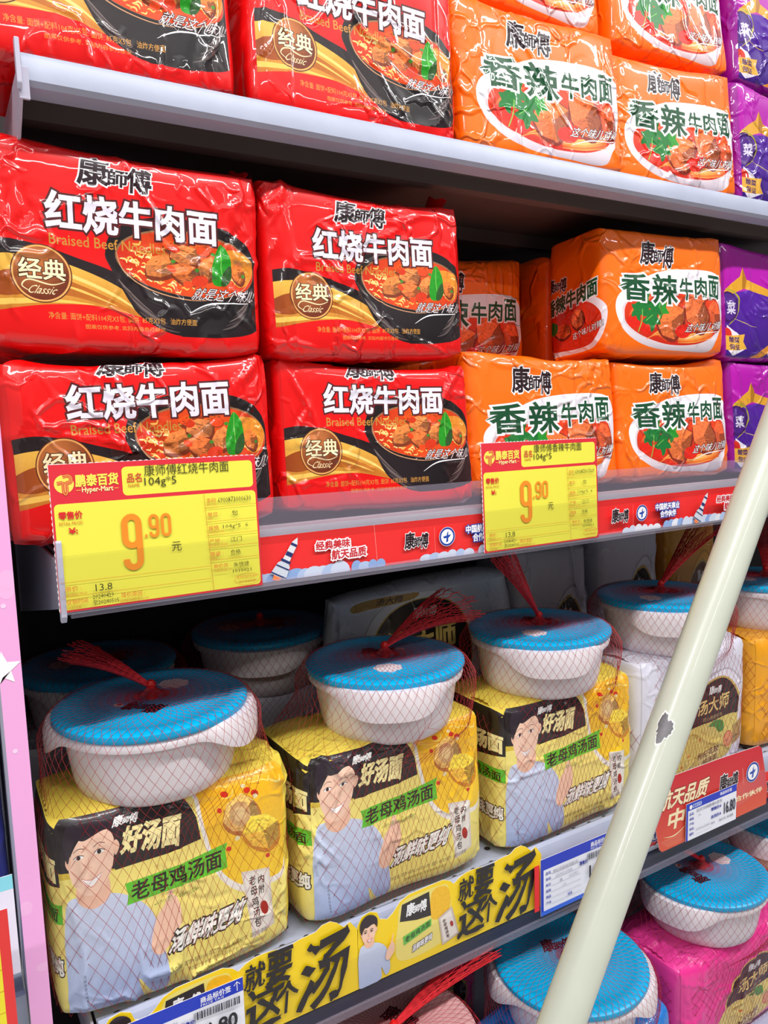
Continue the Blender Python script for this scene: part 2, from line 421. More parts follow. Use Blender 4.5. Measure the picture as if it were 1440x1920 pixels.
def red_design():
    W, H = .255, .186; A = Art(W, H, (232, 4, 6)); rnd = random.Random(5)
    # dark ribbon and the gold satin ribbon below it
    top = spline([(0,.505),(.10,.512),(.21,.49),(.31,.452),(.41,.412),(.52,.35)], 6, False)
    A.poly(list(top)+[(.62,.45),(1,.46),(1,.118),(.90,.10),(.80,.088),(.672,.088),(.595,.133),(.51,.19),(.30,.30),(0,.36)], (34, 20, 24))
    g_top = spline([(0,.432),(.116,.445),(.23,.432),(.345,.388),(.453,.322),(.515,.25),(.53,.18)], 6, False)
    g_bot = spline([(.51,.186),(.375,.225),(.25,.224),(.127,.20),(0,.155)], 6, False)
    A.poly(list(g_top)+list(g_bot), grad_v((196, 112, 30), (240, 186, 76), .16, .43), .06)
    A.poly(list(spline([(0,.33),(.10,.372),(.22,.36),(.34,.31),(.45,.245),(.52,.19)], 6, False))+list(spline([(.44,.215),(.30,.262),(.18,.27),(.08,.245),(0,.245)], 6, False)), grad_u((150, 62, 16), (204, 120, 34), 0, .5), .08)
    A.stroke([(.10,.39),(.22,.385),(.34,.338),(.45,.27),(.51,.21)], [.0005,.0035,.003,.0006], (250, 214, 120), .05)
    A.stroke([(.20,.335),(.32,.293),(.44,.232)], [.0004,.0024,.0004], (246, 196, 96), .05)
    A.stroke([(0,.20),(.10,.222),(.22,.238),(.36,.232)], [.006,.005,.0035,.0004], (246, 198, 92), .05)
    A.poly(list(spline([(0,.155),(.127,.20),(.25,.224),(.375,.222),(.51,.186)], 6, False))+[(.40,.17),(.1,.11),(0,.09)], (232, 4, 6))
    # bowl
    body = spline([(.409,.50),(.425,.41),(.462,.31),(.51,.20),(.59,.125),(.672,.092),(.80,.098),(.905,.165),(.965,.27),(.998,.43),(.95,.56),(.70,.60),(.50,.58)], 6)
    A.poly(body, grad_u((40, 26, 30), (22, 14, 18), .42, .8))
    for k, (f, c) in enumerate(((.035,(120,104,100)),(.075,(70,56,58)),(.115,(110,96,94)),(.155,(64,52,54)),(.19,(92,78,78)))):
        A.stroke([(.432+f*.45,.40-f),(.48+f*.6,.305-f*.9),(.545+f*.6,.225-f*.6)], [.0006,.0042-.0005*k,.0004], c, .1, 4)
        A.stroke([(.99-f*.3,.40-f*.9),(.955-f*.4,.315-f*.8),(.90-f*.4,.25-f*.6)], [.0004,.0026,.0004], c, .1, 4)
    A.ell(.705, .492, .298, .148, (26, 15, 18), rot=-.03, n=56)
    A.ell(.708, .490, .298, .150, (26, 15, 18), rot=-.08, n=56)
    A.ell(.716, .468, .276, .122, (150, 104, 70), rot=-.06, n=56)
    A.ell(.717, .464, .271, .118, grad_r((236, 88, 18), (206, 42, 10), .72, .47, .26, .8), .16, rot=-.06, n=56)
    A.blob([(.84,.55),(.93,.55),(.985,.48),(.96,.40),(.90,.37),(.86,.45)], (232, 142, 44), .25)
    for k in range(64):
        t = rnd.random(); u = .47+rnd.random()*.11 if t < .5 else (.86+rnd.random()*.11 if t < .75 else .52+rnd.random()*.2)
        v = .36+rnd.random()*.19 if t < .5 else (.40+rnd.random()*.14 if t < .75 else .315+rnd.random()*.06)
        if ((u-.717)/.255)**2+((v-.464)/.148)**2 > 1: continue
        noodle(A, rnd, u, v, rnd.uniform(.018, .034), rnd.uniform(-.7, .5), rnd.choice([(250,206,112),(244,182,84),(252,222,150)]), rnd.uniform(.0012, .0019))
    for (cx, cy, rx, ry, rot, c) in ((.655,.56,.05,.028,.2,(220,70,16)),(.75,.555,.04,.03,-.2,(226,84,20)),(.60,.45,.062,.052,.35,(206,118,58)),(.695,.515,.058,.048,-.1,(212,122,66)),(.692,.42,.056,.052,-.15,(206,104,50)),(.775,.455,.04,.062,-.55,(210,122,62)),(.90,.44,.035,.05,.5,(214,112,48))):
        chunk(A, rnd, cx, cy, rx, ry*.78, rot, c, (126, 50, 22))
    for (cx, cy, r) in ((.655,.535,.013),(.64,.44,.012),(.70,.365,.013),(.745,.385,.022),(.762,.54,.018)):
        A.ell(cx, cy, r*1.5, r, rnd.choice([(222,44,10),(214,52,14),(232,70,20)]), .15, rnd.uniform(-.6,.6), 12)
    for (cx, cy) in ((.66,.572),(.648,.478),(.735,.44),(.925,.43),(.80,.53)): A.ell(cx, cy, .009, .007, (66, 140, 44), .2, 0, 10)
    leaf(A, [(.835,.588),(.868,.515),(.868,.43),(.845,.375),(.80,.372),(.792,.43),(.805,.515)], (34, 150, 30), (130, 206, 90))
    A.blob([(.868,.48),(.872,.42),(.852,.375),(.828,.372),(.835,.43)], (44, 84, 36), .2)
    A.stroke([(.445,.50),(.47,.405),(.56,.325),(.70,.285),(.83,.305),(.93,.365),(.985,.46)], [.0004,.0013,.0010,.0008,.0010,.0004], (206, 150, 110), 0, 6)
    # gold seal
    A.ell(.19, .362, .101, .101, (88, 34, 12), n=48); A.ell(.19, .362, .097, .097, (236, 170, 96), n=48)
    A.ell(.19, .362, .091, .091, grad_r((206, 120, 60), (112, 44, 18), .16, .43, .13, .73), .05, n=48)
    A.text('经典', (.118,.335,.268,.43), [(.055,(60,20,8)),(.02,(255,236,190))], 3)
    A.stroke([(.265,.33),(.22,.312),(.15,.33),(.125,.30),(.15,.275)], [.0004,.0013,.0012,.0005], (255,226,176), 0, 5)
    A.text('Classic', (.148,.266,.238,.305), [(.0,(255,226,176))], 2, .2)
    # lettering
    maker_logo(A, (.33,.80,.58,.962))
    A.text('Braised Beef Noodles', (.222,.507,.62,.557), [(.008,(200,138,54))], 2)
    A.text('红烧牛肉面', (.217,.58,.818,.752), [(.085,(84,26,28)),(.030,(236,230,246))], 3)
    A.text('就是这个味儿!', (.72,.288,.988,.352), [(.05,(70,20,12)),(-.004,WHITE)], 2, .12)
    A.stroke([(.70,.217),(.787,.272),(.946,.282)], [.0003,.0016,.0006], WHITE, 0, 6)
    A.text('净含量: 面饼+配料104克X5包, 面饼: 85克X5包   油炸方便面', (.205,.150,.725,.185), [(0,(214,150,64))], 1)
    A.text('图案仅供参考, 实际内容参见标识', (.325,.108,.605,.133), [(0,(214,150,64))], 1)
    return A

def spicy_picture(A, rnd, cx, cy, s):
    """red soup with beef, coriander and noodles; s scales about (cx, cy)"""
    T = lambda u, v: (cx+(u-.53)*s, cy+(v-.29)*s)
    def TP(ps): return [T(*p) for p in ps]
    A.blob(TP([(.135,.30),(.17,.41),(.34,.48),(.62,.50),(.86,.50),(.935,.43),(.94,.30),(.87,.18),(.72,.10),(.50,.085),(.30,.14),(.18,.215)]), grad_v((206, 34, 10), (232, 66, 22), .1, .5), .2)
    for k in range(13): A.stroke(TP([(.30+.012*k,.125+.009*k),(.39+.012*k,.165+.008*k),(.47+.010*k,.115+.008*k)]), [.0006,.0019,.0008], rnd.choice([(246,150,60),(238,104,36),(250,178,90)]), .1, 3)
    for k in range(10): A.stroke(TP([(.56,.105+.007*k),(.70,.115+.008*k),(.86,.16+.010*k)]), [.0006,.0017,.0007], rnd.choice([(246,160,70),(240,120,40),(252,190,110)]), .1, 3)
    for k in range(9): A.stroke(TP([(.17+.014*k,.29+.012*k),(.20+.014*k,.35+.011*k),(.26+.012*k,.385+.009*k)]), [.0005,.0017,.0007], (244,120,60), .1, 3)
    chunk(A, rnd, *T(.70,.42), .085*s, .062*s, .25, (206, 92, 48), (122, 34, 20))
    chunk(A, rnd, *T(.715,.345), .100*s, .112*s, -.1, (214, 104, 56), (134, 38, 20))
    chunk(A, rnd, *T(.505,.285), .122*s, .104*s, .5, (222, 108, 52), (134, 38, 20))
    chunk(A, rnd, *T(.885,.35), .060*s, .09*s, .1, (218, 88, 44), (140, 36, 20))
    for (u, v, r) in ((.22,.27,.05),(.30,.22,.045),(.60,.20,.05),(.40,.43,.035),(.64,.24,.03)): A.ell(*T(u, v), r*s*1.3, r*s*.8, (226, 30, 8), .18, rnd.uniform(-.5,.5), 14)
    for (u, v, k) in ((.29,.41,1.25),(.35,.29,1.15),(.43,.38,1.0),(.24,.34,.85),(.38,.36,.8)):
        n = 15; th = np.linspace(0, 2*np.pi, n, endpoint=False); r = .052*k*s*(1+.34*np.sin(th*5+u*9))
        c = T(u, v); A.blob(np.stack([c[0]+r*np.cos(th), c[1]+r*np.sin(th)*A.W/A.H], 1), rnd.choice([(40,150,44),(24,120,50),(66,176,60)]), .25, 3)
    A.stroke(TP([(.28,.36),(.27,.27),(.24,.18)]), .0014, (130, 196, 80), 0, 4); A.stroke(TP([(.36,.32),(.30,.27)]), .0012, (110, 186, 76), 0, 3, False)

def orange_design():
    W, H = .255, .186; A = Art(W, H, (255, 112, 2)); rnd = random.Random(11)
    # white bowl
    A.blob([(.072,.33),(.10,.46),(.26,.58),(.44,.665),(.68,.70),(.90,.69),(.985,.60),(1.0,.44),(.965,.28),(.90,.13),(.84,.012),(.62,.02),(.40,.04),(.24,.10),(.125,.20)], grad_v((206, 190, 200), (244, 238, 248), 0, .3), .02, 7)
    A.blob([(.12,.305),(.16,.425),(.34,.50),(.62,.52),(.87,.52),(.95,.44),(.955,.30),(.88,.17),(.73,.085),(.50,.07),(.29,.125),(.165,.205)], (226, 208, 214), 0, 7)
    spicy_picture(A, rnd, .53, .29, 1.0)
    # title: first character large, last three smaller
    Q = (('香',(.125,.425,.335,.625)),('辣',(.365,.415,.56,.635)),('牛',(.585,.455,.69,.625)),('肉',(.71,.48,.81,.64)),('面',(.83,.485,.935,.665)))
    A.stroke([(.095,.52),(.16,.545),(.24,.55)], [.001,.0065,.0045], WHITE, 0)
    for c, b in Q: A.text(c, b, [(.085, WHITE)], 3)
    A.stroke([(.098,.521),(.16,.545),(.22,.548)], [.0006,.0036,.003], (22, 84, 50), 0)
    for c, b in Q: A.text(c, b, [(.024, (18, 78, 46))], 3)
    maker_logo(A, (.275,.70,.53,.90))
    A.text('这个味儿对辣!', (.63,.215,.965,.29), [(.055,(70,14,10)),(0.0,WHITE)], 2, .1, quad=[(.63,.195),(.965,.232),(.965,.30),(.63,.262)])
    A.stroke([(.622,.135),(.75,.192),(.942,.212)], [.0003,.0016,.0006], WHITE, 0, 6)
    return A

def orange_side():
    W, H = .125, .186; A = Art(W, H, (255, 112, 2)); rnd = random.Random(12)
    A.blob([(.0,.45),(.3,.50),(.70,.50),(.96,.40),(.99,.26),(.90,.12),(.70,.04),(.3,.03),(0,.08)], (236, 226, 236), 0, 7)
    A.blob([(.0,.40),(.3,.44),(.70,.44),(.90,.35),(.92,.24),(.80,.12),(.6,.08),(.3,.08),(0,.12)], (212, 44, 14), .2, 7)
    chunk(A, rnd, .55, .32, .13, .12, .1, (196,84,42), (104,26,14)); chunk(A, rnd, .30, .25, .14, .10, .4, (204,86,38), (104,26,14))
    A.ell(.13, .28, .09, .08, (30,130,44), .25, 0, 14, .25, rnd)
    A.text('香辣牛肉面', None, [(.10, WHITE),(.04,(18,78,46))], 2, quad=[(.02,.38),(.88,.475),(.88,.61),(.02,.51)])
    maker_logo(A, (.02,.575,.38,.70), res=2)
    A.text('这个味儿对辣!', None, [(.055,(70,14,10)),(0,WHITE)], 1, quad=[(.46,.16),(.95,.215),(.95,.275),(.46,.215)])
    return A

def purple_design():
    W, H = .255, .186; A = Art(W, H, (178, 0, 168))
    A.poly([(0,.56),(.2,.60),(.36,.63),(1,.60),(1,0),(0,0)], grad_v((54, 10, 120), (84, 20, 160), 0, .6))
    A.poly([(0,.60),(.17,.72),(.20,.80),(.24,.70),(.60,.58),(1,.50),(1,.44),(.6,.53),(.22,.62),(.19,.615),(0,.53)], (224, 160, 40), .08)
    A.poly([(.20,.80),(.24,.70),(.22,.62),(.19,.615)], (176, 112, 20), .05)
    A.stroke([(.02,.62),(.12,.58),(.16,.50),(.12,.38),(.04,.30)], [.002,.0035,.0035,.003,.001], (170, 160, 40), .05)
    A.ell(.03, .46, .115, .10, (60, 10, 96), n=40); A.ell(.03, .46, .10, .086, (74, 26, 130), n=40)
    A.text('菜', (.03,.40,.115,.50), [(.03,(214,206,230))], 2)
    A.stroke([(.10,.36),(.20,.33),(.32,.29)], [.0003,.0012,.0003], (220, 190, 90))
    A.poly([(.02,.30),(.12,.24),(.20,.10),(.06,.02),(0,.10)], (226, 220, 232)); A.ell(.02, .22, .05, .04, (206, 40, 20), .2)
    A.poly([(.0,.20),(.20,.23),(.18,.165),(.21,.10),(0,.065)], (226, 170, 60), .06)
    A.text('酸菜', (.04,.15,.14,.20), [(.03,(70,30,90))], 2); A.text('保证', (.04,.085,.14,.135), [(.03,(70,30,90))], 2)
    A.poly([(.24,.0),(.62,.26),(.66,.20),(.36,0)], (220, 140, 40), .08)
    A.blob([(.46,.02),(.50,.20),(.62,.30),(.80,.30),(.95,.2),(.98,.05),(.8,0)], (236, 228, 236)); A.blob([(.50,.06),(.54,.19),(.66,.25),(.82,.24),(.92,.14),(.85,.04)], (206, 120, 40), .3)
    return A

def young_man(A, ox, oy, s):
    """printed half figure of a young man in a pale blue jumper; face-sheet units"""
    a = A.W/A.H
    T = lambda ps: [(ox+u*s, oy+v*s*a) for u, v in ps]
    A.blob(T([(-.02,-.40),(.02,.0),(.10,.06),(.20,.045),(.30,.0),(.38,-.10),(.42,-.34),(.36,-.42),(.30,-.30),(.29,-.44),(.10,-.46)]), grad_v((176,190,226),(206,214,238), oy-.4, oy+.05), .05, 6)
    A.blob(T([(.09,.04),(.10,.12),(.20,.12),(.215,.035),(.15,.0)]), (240, 190, 164), .03)
    A.blob(T([(.065,.20),(.07,.12),(.11,.065),(.155,.05),(.20,.08),(.235,.15),(.235,.25),(.15,.30)]), (248, 206, 182), .03, 6)
    A.blob(T([(.245,.17),(.262,.20),(.25,.225),(.235,.21)]), (244, 196, 170)); A.blob(T([(.062,.165),(.045,.19),(.055,.22),(.072,.205)]), (240, 190, 164))
    A.blob(T([(.055,.19),(.035,.28),(.06,.36),(.13,.405),(.21,.385),(.265,.32),(.26,.22),(.238,.26),(.20,.275),(.13,.255),(.095,.265),(.075,.235)]), (46, 34, 44), .12, 6)
    for x in (.105, .185):
        A.blob(T([(x-.02,.198),(x,.208),(x+.02,.20),(x,.193)]), (250,246,244)); A.ell(*T([(x,.2)])[0], .008*s, .008*s, (40,26,30), 0, 0, 10); A.stroke(T([(x-.022,.199),(x,.209),(x+.022,.201)]), .0007, (50,34,40)); A.stroke(T([(x-.022,.222),(x,.232),(x+.022,.226)]), .0007, (70,50,50))
    A.stroke(T([(.146,.19),(.14,.155),(.155,.15)]), .0005, (214,150,128))
    A.blob(T([(.115,.118),(.15,.105),(.19,.122),(.155,.085),(.13,.092)]), (255, 250, 248)); A.stroke(T([(.112,.12),(.15,.107),(.192,.124)]), .0005, (200,90,86)); A.stroke(T([(.118,.112),(.15,.08),(.188,.116)]), .0006, (214,110,104))
    A.blob(T([(.355,-.20),(.385,-.10),(.42,-.06),(.445,.0),(.46,.06),(.468,.045),(.455,-.03),(.475,-.06),(.48,-.14),(.44,-.20),(.39,-.24)]), (246, 200, 174), .03, 5)

def yellow_design():
    W, H = .275, .215; A = Art(W, H, (246, 228, 126), .02); rnd = random.Random(21)
    A.poly([(0,1),(0,.70),(.24,.668),(.45,.672),(.585,.69),(.572,.80),(.54,.90),(.50,1)], (34, 24, 26))
    A.poly([(0,.735),(0,.70),(.24,.668),(.24,.675)], (222,190,60))
    A.blob([(.60,1.0),(.575,.86),(.592,.70),(.64,.50),(.74,.37),(.86,.35),(1,.42),(1,1)], (240, 234, 226)); A.blob([(.62,1.0),(.592,.86),(.61,.70),(.655,.52),(.75,.40),(.86,.38),(1,.45),(1,1)], grad_v((250,206,40),(244,178,24), .4, 1), .10)
    chunk(A, rnd, .76, .76, .085, .075, .6, (232, 178, 96), (186, 110, 40)); chunk(A, rnd, .86, .64, .09, .07, -.5, (246, 190, 60), (206, 130, 20))
    A.ell(.755, .76, .045, .05, (214,168,110), .15, .4, 20); A.ell(.755, .76, .026, .03, (236,200,140), .1, .4, 16)
    for (u, v, r) in ((.70,.88,.018),(.80,.87,.016),(.83,.845,.018),(.67,.80,.012),(.88,.50,.012),(.70,.60,.012)): A.ell(u, v, r, r*.8, (216,48,20), .1, rnd.uniform(-1,1), 12)
    for k in range(10): noodle(A, rnd, rnd.uniform(.70,.96), rnd.uniform(.86,.97), .06, rnd.uniform(-.5,.8), (250,226,120), .0016)
    for (u, v) in ((.83,.83),(.79,.90),(.74,.64)): A.ell(u, v, .012, .01, (236,220,170), .1, 0, 10)
    A.poly([(.75,.46),(.885,.435),(.90,.13),(.79,.10)], (226, 214, 204), .05); A.poly([(.762,.445),(.875,.425),(.888,.145),(.797,.12)], (238, 230, 222), .02)
    for i, c in enumerate('老母鸡汤包'): A.text(c, (.785+.004*i, .375-.055*i, .815+.004*i, .42-.055*i), [(.02,(60,30,24))], 1)
    for i, c in enumerate('内附'): A.text(c, (.828, .37-.055*i, .856, .412-.055*i), [(.02,(60,30,24))], 1)
    A.ell(.85, .24, .018, .03, (176,40,30), .05, .3, 16); A.stroke([(.84,.33),(.85,.36),(.845,.39)], .0005, (90,70,60))
    young_man(A, .0, .52, 1.0)
    A.text('好汤面', None, [(.09,(34,24,26)),(.05,(252,238,170))], 3, .08, quad=[(.275,.735),(.50,.70),(.50,.845),(.275,.85)])
    maker_logo(A, (.235,.865,.335,.93), (250,250,250), None, 2)
    A.poly([(.275,.49),(.40,.50),(.69,.51),(.684,.60),(.695,.635),(.50,.605),(.272,.592),(.282,.54)], (96, 196, 40), .06)
    A.text('老母鸡汤面', (.295,.508,.665,.60), [(.02,(30,30,20))], 3, quad=[(.295,.50),(.665,.525),(.665,.612),(.295,.585)])
    A.text('Lao Mu Ji Tang Mian', (.385,.445,.56,.475), [(.0,(70,130,30))], 1, .2)
    A.text('汤鲜味更纯', None, [(.11,(50,40,30)),(.04,(250,246,240))], 2, .1, quad=[(.435,.205),(.745,.225),(.755,.325),(.44,.30)])
    A.text('净含量: 面饼+配料110克X5包, 面饼: 85克X5包  油炸方便面', (.42,.11,.86,.138), [(0,(90,76,30))], 1)
    A.text('图案仅供参考, 实际内容参见标识', (.50,.07,.74,.095), [(0,(90,76,30))], 1)
    for i, c in enumerate('汤鲜味更纯味更鲜'): A.text(c, (.085,.215-.022*i,.097,.234-.022*i), [(0,(90,90,110))], 1)
    return A

def yellow_side():
    A = Art(.145, .215, (246, 228, 126), .02)
    A.poly([(0,1),(0,.60),(.5,.64),(1,.70),(1,1)], (34, 24, 26)); A.text('好汤面', None, [(.05,(252,238,170))], 2, quad=[(.42,.70),(.97,.72),(.97,.84),(.42,.82)])
    A.poly([(.2,.49),(1,.50),(1,.60),(.2,.585)], (96,196,40)); A.text('老母鸡汤面', (.28,.51,.95,.575), [(.02,(30,30,20))], 2)
    A.text('汤鲜味更纯', (.35,.23,.97,.32), [(.11,(50,40,30)),(.04,(250,246,240))], 2)
    A.poly([(.02,.06),(.30,.06),(.30,.40),(.02,.40)], (250,240,190)); 
    for i in range(9): A.stroke([(.05,.37-.034*i),(.27,.37-.034*i)], .0006, (120,104,50), 0, 2, False)
    return A

def master_design(base=(222, 220, 236), round_badge=False, inner=(34, 24, 26)):
    W, H = (.345, .345) if round_badge else (.27, .215); A = Art(W, H, base, .02); rnd = random.Random(31)
    hi = tuple(min(255, c+16) for c in base)
    if round_badge:
        A.ell(.47, .66, .34, .34, tuple(int(c*.86) for c in base), n=56); A.ell(.47, .66, .332, .332, hi, n=56)
        A.ell(.47, .66, .285, .285, (206, 176, 70), n=56); A.ell(.47, .66, .278, .278, (30, 24, 24), n=56)
        maker_logo(A, (.42,.835,.55,.895), (226,226,230), None, 2); A.text('汤大师', (.28,.66,.66,.79), [(.03,(226,196,110))], 3)
        A.blob([(.27,.56),(.33,.63),(.59,.63),(.67,.55),(.63,.44),(.47,.40),(.33,.44)], (226, 196, 90), .25)
        A.blob([(.10,.93),(.10,.985),(.42,1.0),(.42,.95),(.25,.93)], (190,150,70), .08); A.text('汤大师', (.22,.94,.36,.99), [(.02,(60,40,30))], 1)
        return A
    A.blob([(.40,.05),(.42,.50),(.50,.66),(.66,.755),(.80,.75),(.93,.60),(.95,.35),(.90,.05)], tuple(int(c*.88) for c in base), 0, 6); A.blob([(.41,.05),(.43,.50),(.51,.65),(.665,.742),(.79,.738),(.918,.595),(.938,.35),(.89,.05)], hi, 0, 6)
    A.poly(list(spline([(.385,.42),(.44,.58),(.56,.68),(.70,.715),(.81,.66),(.905,.53),(.90,.40)], 6, False))+[(.86,.36),(.60,.36),(.39,.37)], (206, 176, 96))
    A.poly(list(spline([(.40,.42),(.45,.57),(.56,.665),(.70,.70),(.80,.648),(.89,.52),(.885,.40)], 6, False))+[(.85,.375),(.60,.37),(.40,.38)], inner, .05)
    maker_logo(A, (.60,.59,.71,.655), (226,226,230), None, 2)
    A.text('汤大师', None, [(.02,(236,206,130))], 3, quad=[(.495,.46),(.785,.46),(.79,.58),(.50,.56)])
    A.text('匠心熬煮好汤', (.55,.405,.73,.435), [(0,(190,170,120))], 1)
    A.blob([(.27,.14),(.34,.30),(.42,.38),(.62,.39),(.88,.385),(.85,.20),(.78,.08),(.55,.04),(.35,.06)], (226, 206, 116), .22)
    for k in range(22): noodle(A, rnd, rnd.uniform(.34,.66), rnd.uniform(.09,.33), rnd.uniform(.06,.12), rnd.uniform(-.8,1.0), rnd.choice([(240,222,130),(206,176,80),(232,206,104)]), .0022)
    A.blob([(.60,.36),(.66,.39),(.74,.365),(.745,.30),(.70,.29),(.66,.34)], (70,140,60), .25)
    for (u, v) in ((.42,.19),(.52,.28),(.36,.12)): A.ell(u, v, .012, .007, (226,110,40), .1, .6, 10)
    A.poly([(.835,.30),(.965,.335),(.955,.175),(.83,.15)], (176,146,90), .08); A.ell(.79, .215, .047, .05, (206,120,84), .1, 0, 26); A.ell(.79, .215, .038, .041, (226,150,110), .1, 0, 26)
    A.poly([(.50,.15),(.71,.20),(.70,.09),(.54,.05)], (232,216,150), .05)
    A.text('枸杞花胶', None, [(.02,(90,50,30))], 2, quad=[(.505,.125),(.70,.15),(.70,.20),(.505,.175)]); A.text('炖汤面', None, [(.02,(90,50,30))], 2, quad=[(.555,.065),(.69,.085),(.69,.135),(.555,.115)])
    return A
# ------------------------------------------------------------------ materials of plain things
M = dict(
    shelf=plain('grey_enamelled_steel', (168, 174, 196), .42, 0.0, .5, bump=.12, bscale=60, var=.05, vscale=30),
    shelf_dark=plain('shade_darkened_steel', (92, 80, 78), .55, 0.0, .4, var=.08, vscale=12),  # brown-grey darker than the shelf steel: shade below the decks put into the colour
    bracket=plain('lilac_grey_enamel', (188, 184, 204), .4, 0, .5, var=.05, vscale=20),
    backing=plain('dark_back_panel', (52, 44, 44), .7, 0, .3, var=.1, vscale=6),
    floor=plain('pale_store_floor', (206, 204, 198), .35, 0, .5, var=.04, vscale=3),
    clear=plain('clear_plastic', (176, 168, 188), .08, 0, .5, alpha=.17),
    clear3=plain('thin_clear_riser', (70, 70, 84), .06, 0, .5, alpha=.04),
    chan=plain('navy_plastic_channel', (40, 44, 66), .35, 0, .5, var=.06, vscale=30),
    grey_chan=plain('grey_plastic_channel', (164, 160, 170), .4, 0, .5, var=.05, vscale=30),
    card_edge=plain('white_card_edge', (232, 230, 234), .6),
    pot=plain('white_plastic', (226, 218, 224), .32, 0, .5, var=.02, vscale=20),
    lid=plain('blue_plastic', (0, 168, 222), .34, 0, .35, var=.05, vscale=18),
    blush=plain('pinkish_white_plastic', (206, 158, 160), .35, 0, .5, var=.05, vscale=20),
    vent=plain('white_lid_sticker', (228, 220, 228), .45, var=.08, vscale=90),
    net=plain('red_plastic_net', (170, 22, 36), .4, 0, .5),
    tail=plain('bunched_red_net', (226, 34, 46), .4, 0, .5),
    knot=plain('red_melted_net', (226, 26, 24), .35, 0, .5, bump=.6, bscale=300),
    pole=plain('cream_enamel_paint', (198, 202, 188), .3, 0, .5, coat=.3, var=.03, vscale=25),
    chip=plain('bare_grey_metal', (112, 110, 114), .5, .3, .5, var=.12, vscale=160),
    chip_edge=plain('white_primer_rim', (236, 236, 232), .6),
    red_film=plain('red_film', (224, 8, 12), .3, coat=.6, bump=.35, bscale=60),
    orange_film=plain('orange_film', (252, 108, 2), .3, coat=.6, bump=.35, bscale=60),
    purple_film=plain('magenta_film', (178, 0, 168), .3, coat=.6, bump=.35, bscale=60),
    yellow_film=plain('yellow_film', (240, 214, 84), .35, coat=.4, bump=.35, bscale=60),
    white_film=plain('pearl_film', (224, 222, 236), .35, coat=.4, bump=.3, bscale=60),
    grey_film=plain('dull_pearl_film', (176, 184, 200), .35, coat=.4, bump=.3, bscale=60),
    gold_film=plain('amber_film', (232, 160, 30), .35, coat=.4, bump=.3, bscale=60),
    pink_film=plain('pink_film', (232, 60, 150), .35, coat=.4, bump=.3, bscale=60),
    blue_film=plain('blue_film', (40, 120, 206), .35, coat=.4, bump=.3, bscale=60),
)

# ------------------------------------------------------------------ the setting: shelving bay, floor
def struct(name, mb, mat, **kw):
    o = mb.build(name, mat, None, **kw); o['kind'] = 'structure'; return o
XL, XR, YB = 0.086, 2.35, 1.17
m = MB(); m.box(-3, 5, -3.5, 1.3, -.02, 0); struct('floor', m, M['floor'])
m = MB(); m.box(-1.2, XR, YB, YB+.02, 0, 2.3); struct('wall_back', m, M['backing'])
XS = -.9
def shelf(label, zd, yf, parts):
    """zd: deck height; yf: front"""
    r = empty('shelf', (XL, YB, zd)); tag(r, label, 'shelf', 'shelves of the gondola bay')
    L = lambda x, y, z: (x-XL, y-YB, z-zd)
    for nm, fn, mat, kw in parts:
        mb = MB(); fn(mb); mb.v = [L(*p) for p in mb.v]; ob = mb.build(nm, M[mat], r, **kw)
        if nm == 'deck_hole': ob['kind'] = 'stuff'
    return r
def lip_profile(yf, z0, z1):
    return [(yf+.004,z0),(yf,z0+.004),(yf,z1-.006),(yf+.003,z1-.001),(yf+.008,z1),(yf+.026,z1),(yf+.026,z1-.004),(yf+.010,z1-.004),(yf+.006,z1-.008),(yf+.006,z0+.004),(yf+.03,z0+.004),(yf+.03,z0)]
# top shelf
def f_deck(z, yf, t=.003): return lambda mb: mb.box(XL+.004, XR, yf+.02, YB-.002, z-t, z)
def f_chan(z, ys): 
    def fn(mb):
        for y0, y1, h in ys: mb.box(XL+.004, XR, y0, y1, z-.003-h, z-.003)
    return fn
def f_plate(z_lo, z_hi, yf, x0=XL):
    def fn(mb):
        prof = [(yf-.004,z_hi),(yf-.004,z_hi-.026),(yf+.03,z_hi-.046),(YB-.006,z_lo),(YB-.006,z_hi)]
        mb.prism_x(prof, x0-.0015, x0+.0015)
        mb.box(x0-.0015, x0+.007, yf-.006, yf-.003, z_hi-.026, z_hi)
    return fn
shelf('top grey metal shelf with a bare pale front lip', 1.602, .72, [
    ('deck', f_deck(1.602, .72), 'shelf', {}), ('front_lip', lambda mb: mb.prism_x(lip_profile(.72, 1.587, 1.614), XL+.002, XR), 'shelf', dict(smooth=True)),
    ('underside_shade', lambda mb: mb.box(XL+.004, XR, .751, YB-.003, 1.5965, 1.5988), 'shelf_dark', {}),  # thin sheet added under the deck, its dark colour stands for shade
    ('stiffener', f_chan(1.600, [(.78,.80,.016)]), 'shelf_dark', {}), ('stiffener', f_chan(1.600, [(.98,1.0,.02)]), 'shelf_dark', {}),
    ('bracket', f_plate(1.553, 1.6005, .724), 'bracket', dict(bevel=.0008)),
    ('bracket_tip', lambda mb: mb.prism_x([(.712,1.620),(.7195,1.620),(.7195,1.583),(.715,1.580),(.712,1.585)], XL-.003, XL+.001), 'bracket', dict(bevel=.0008))])
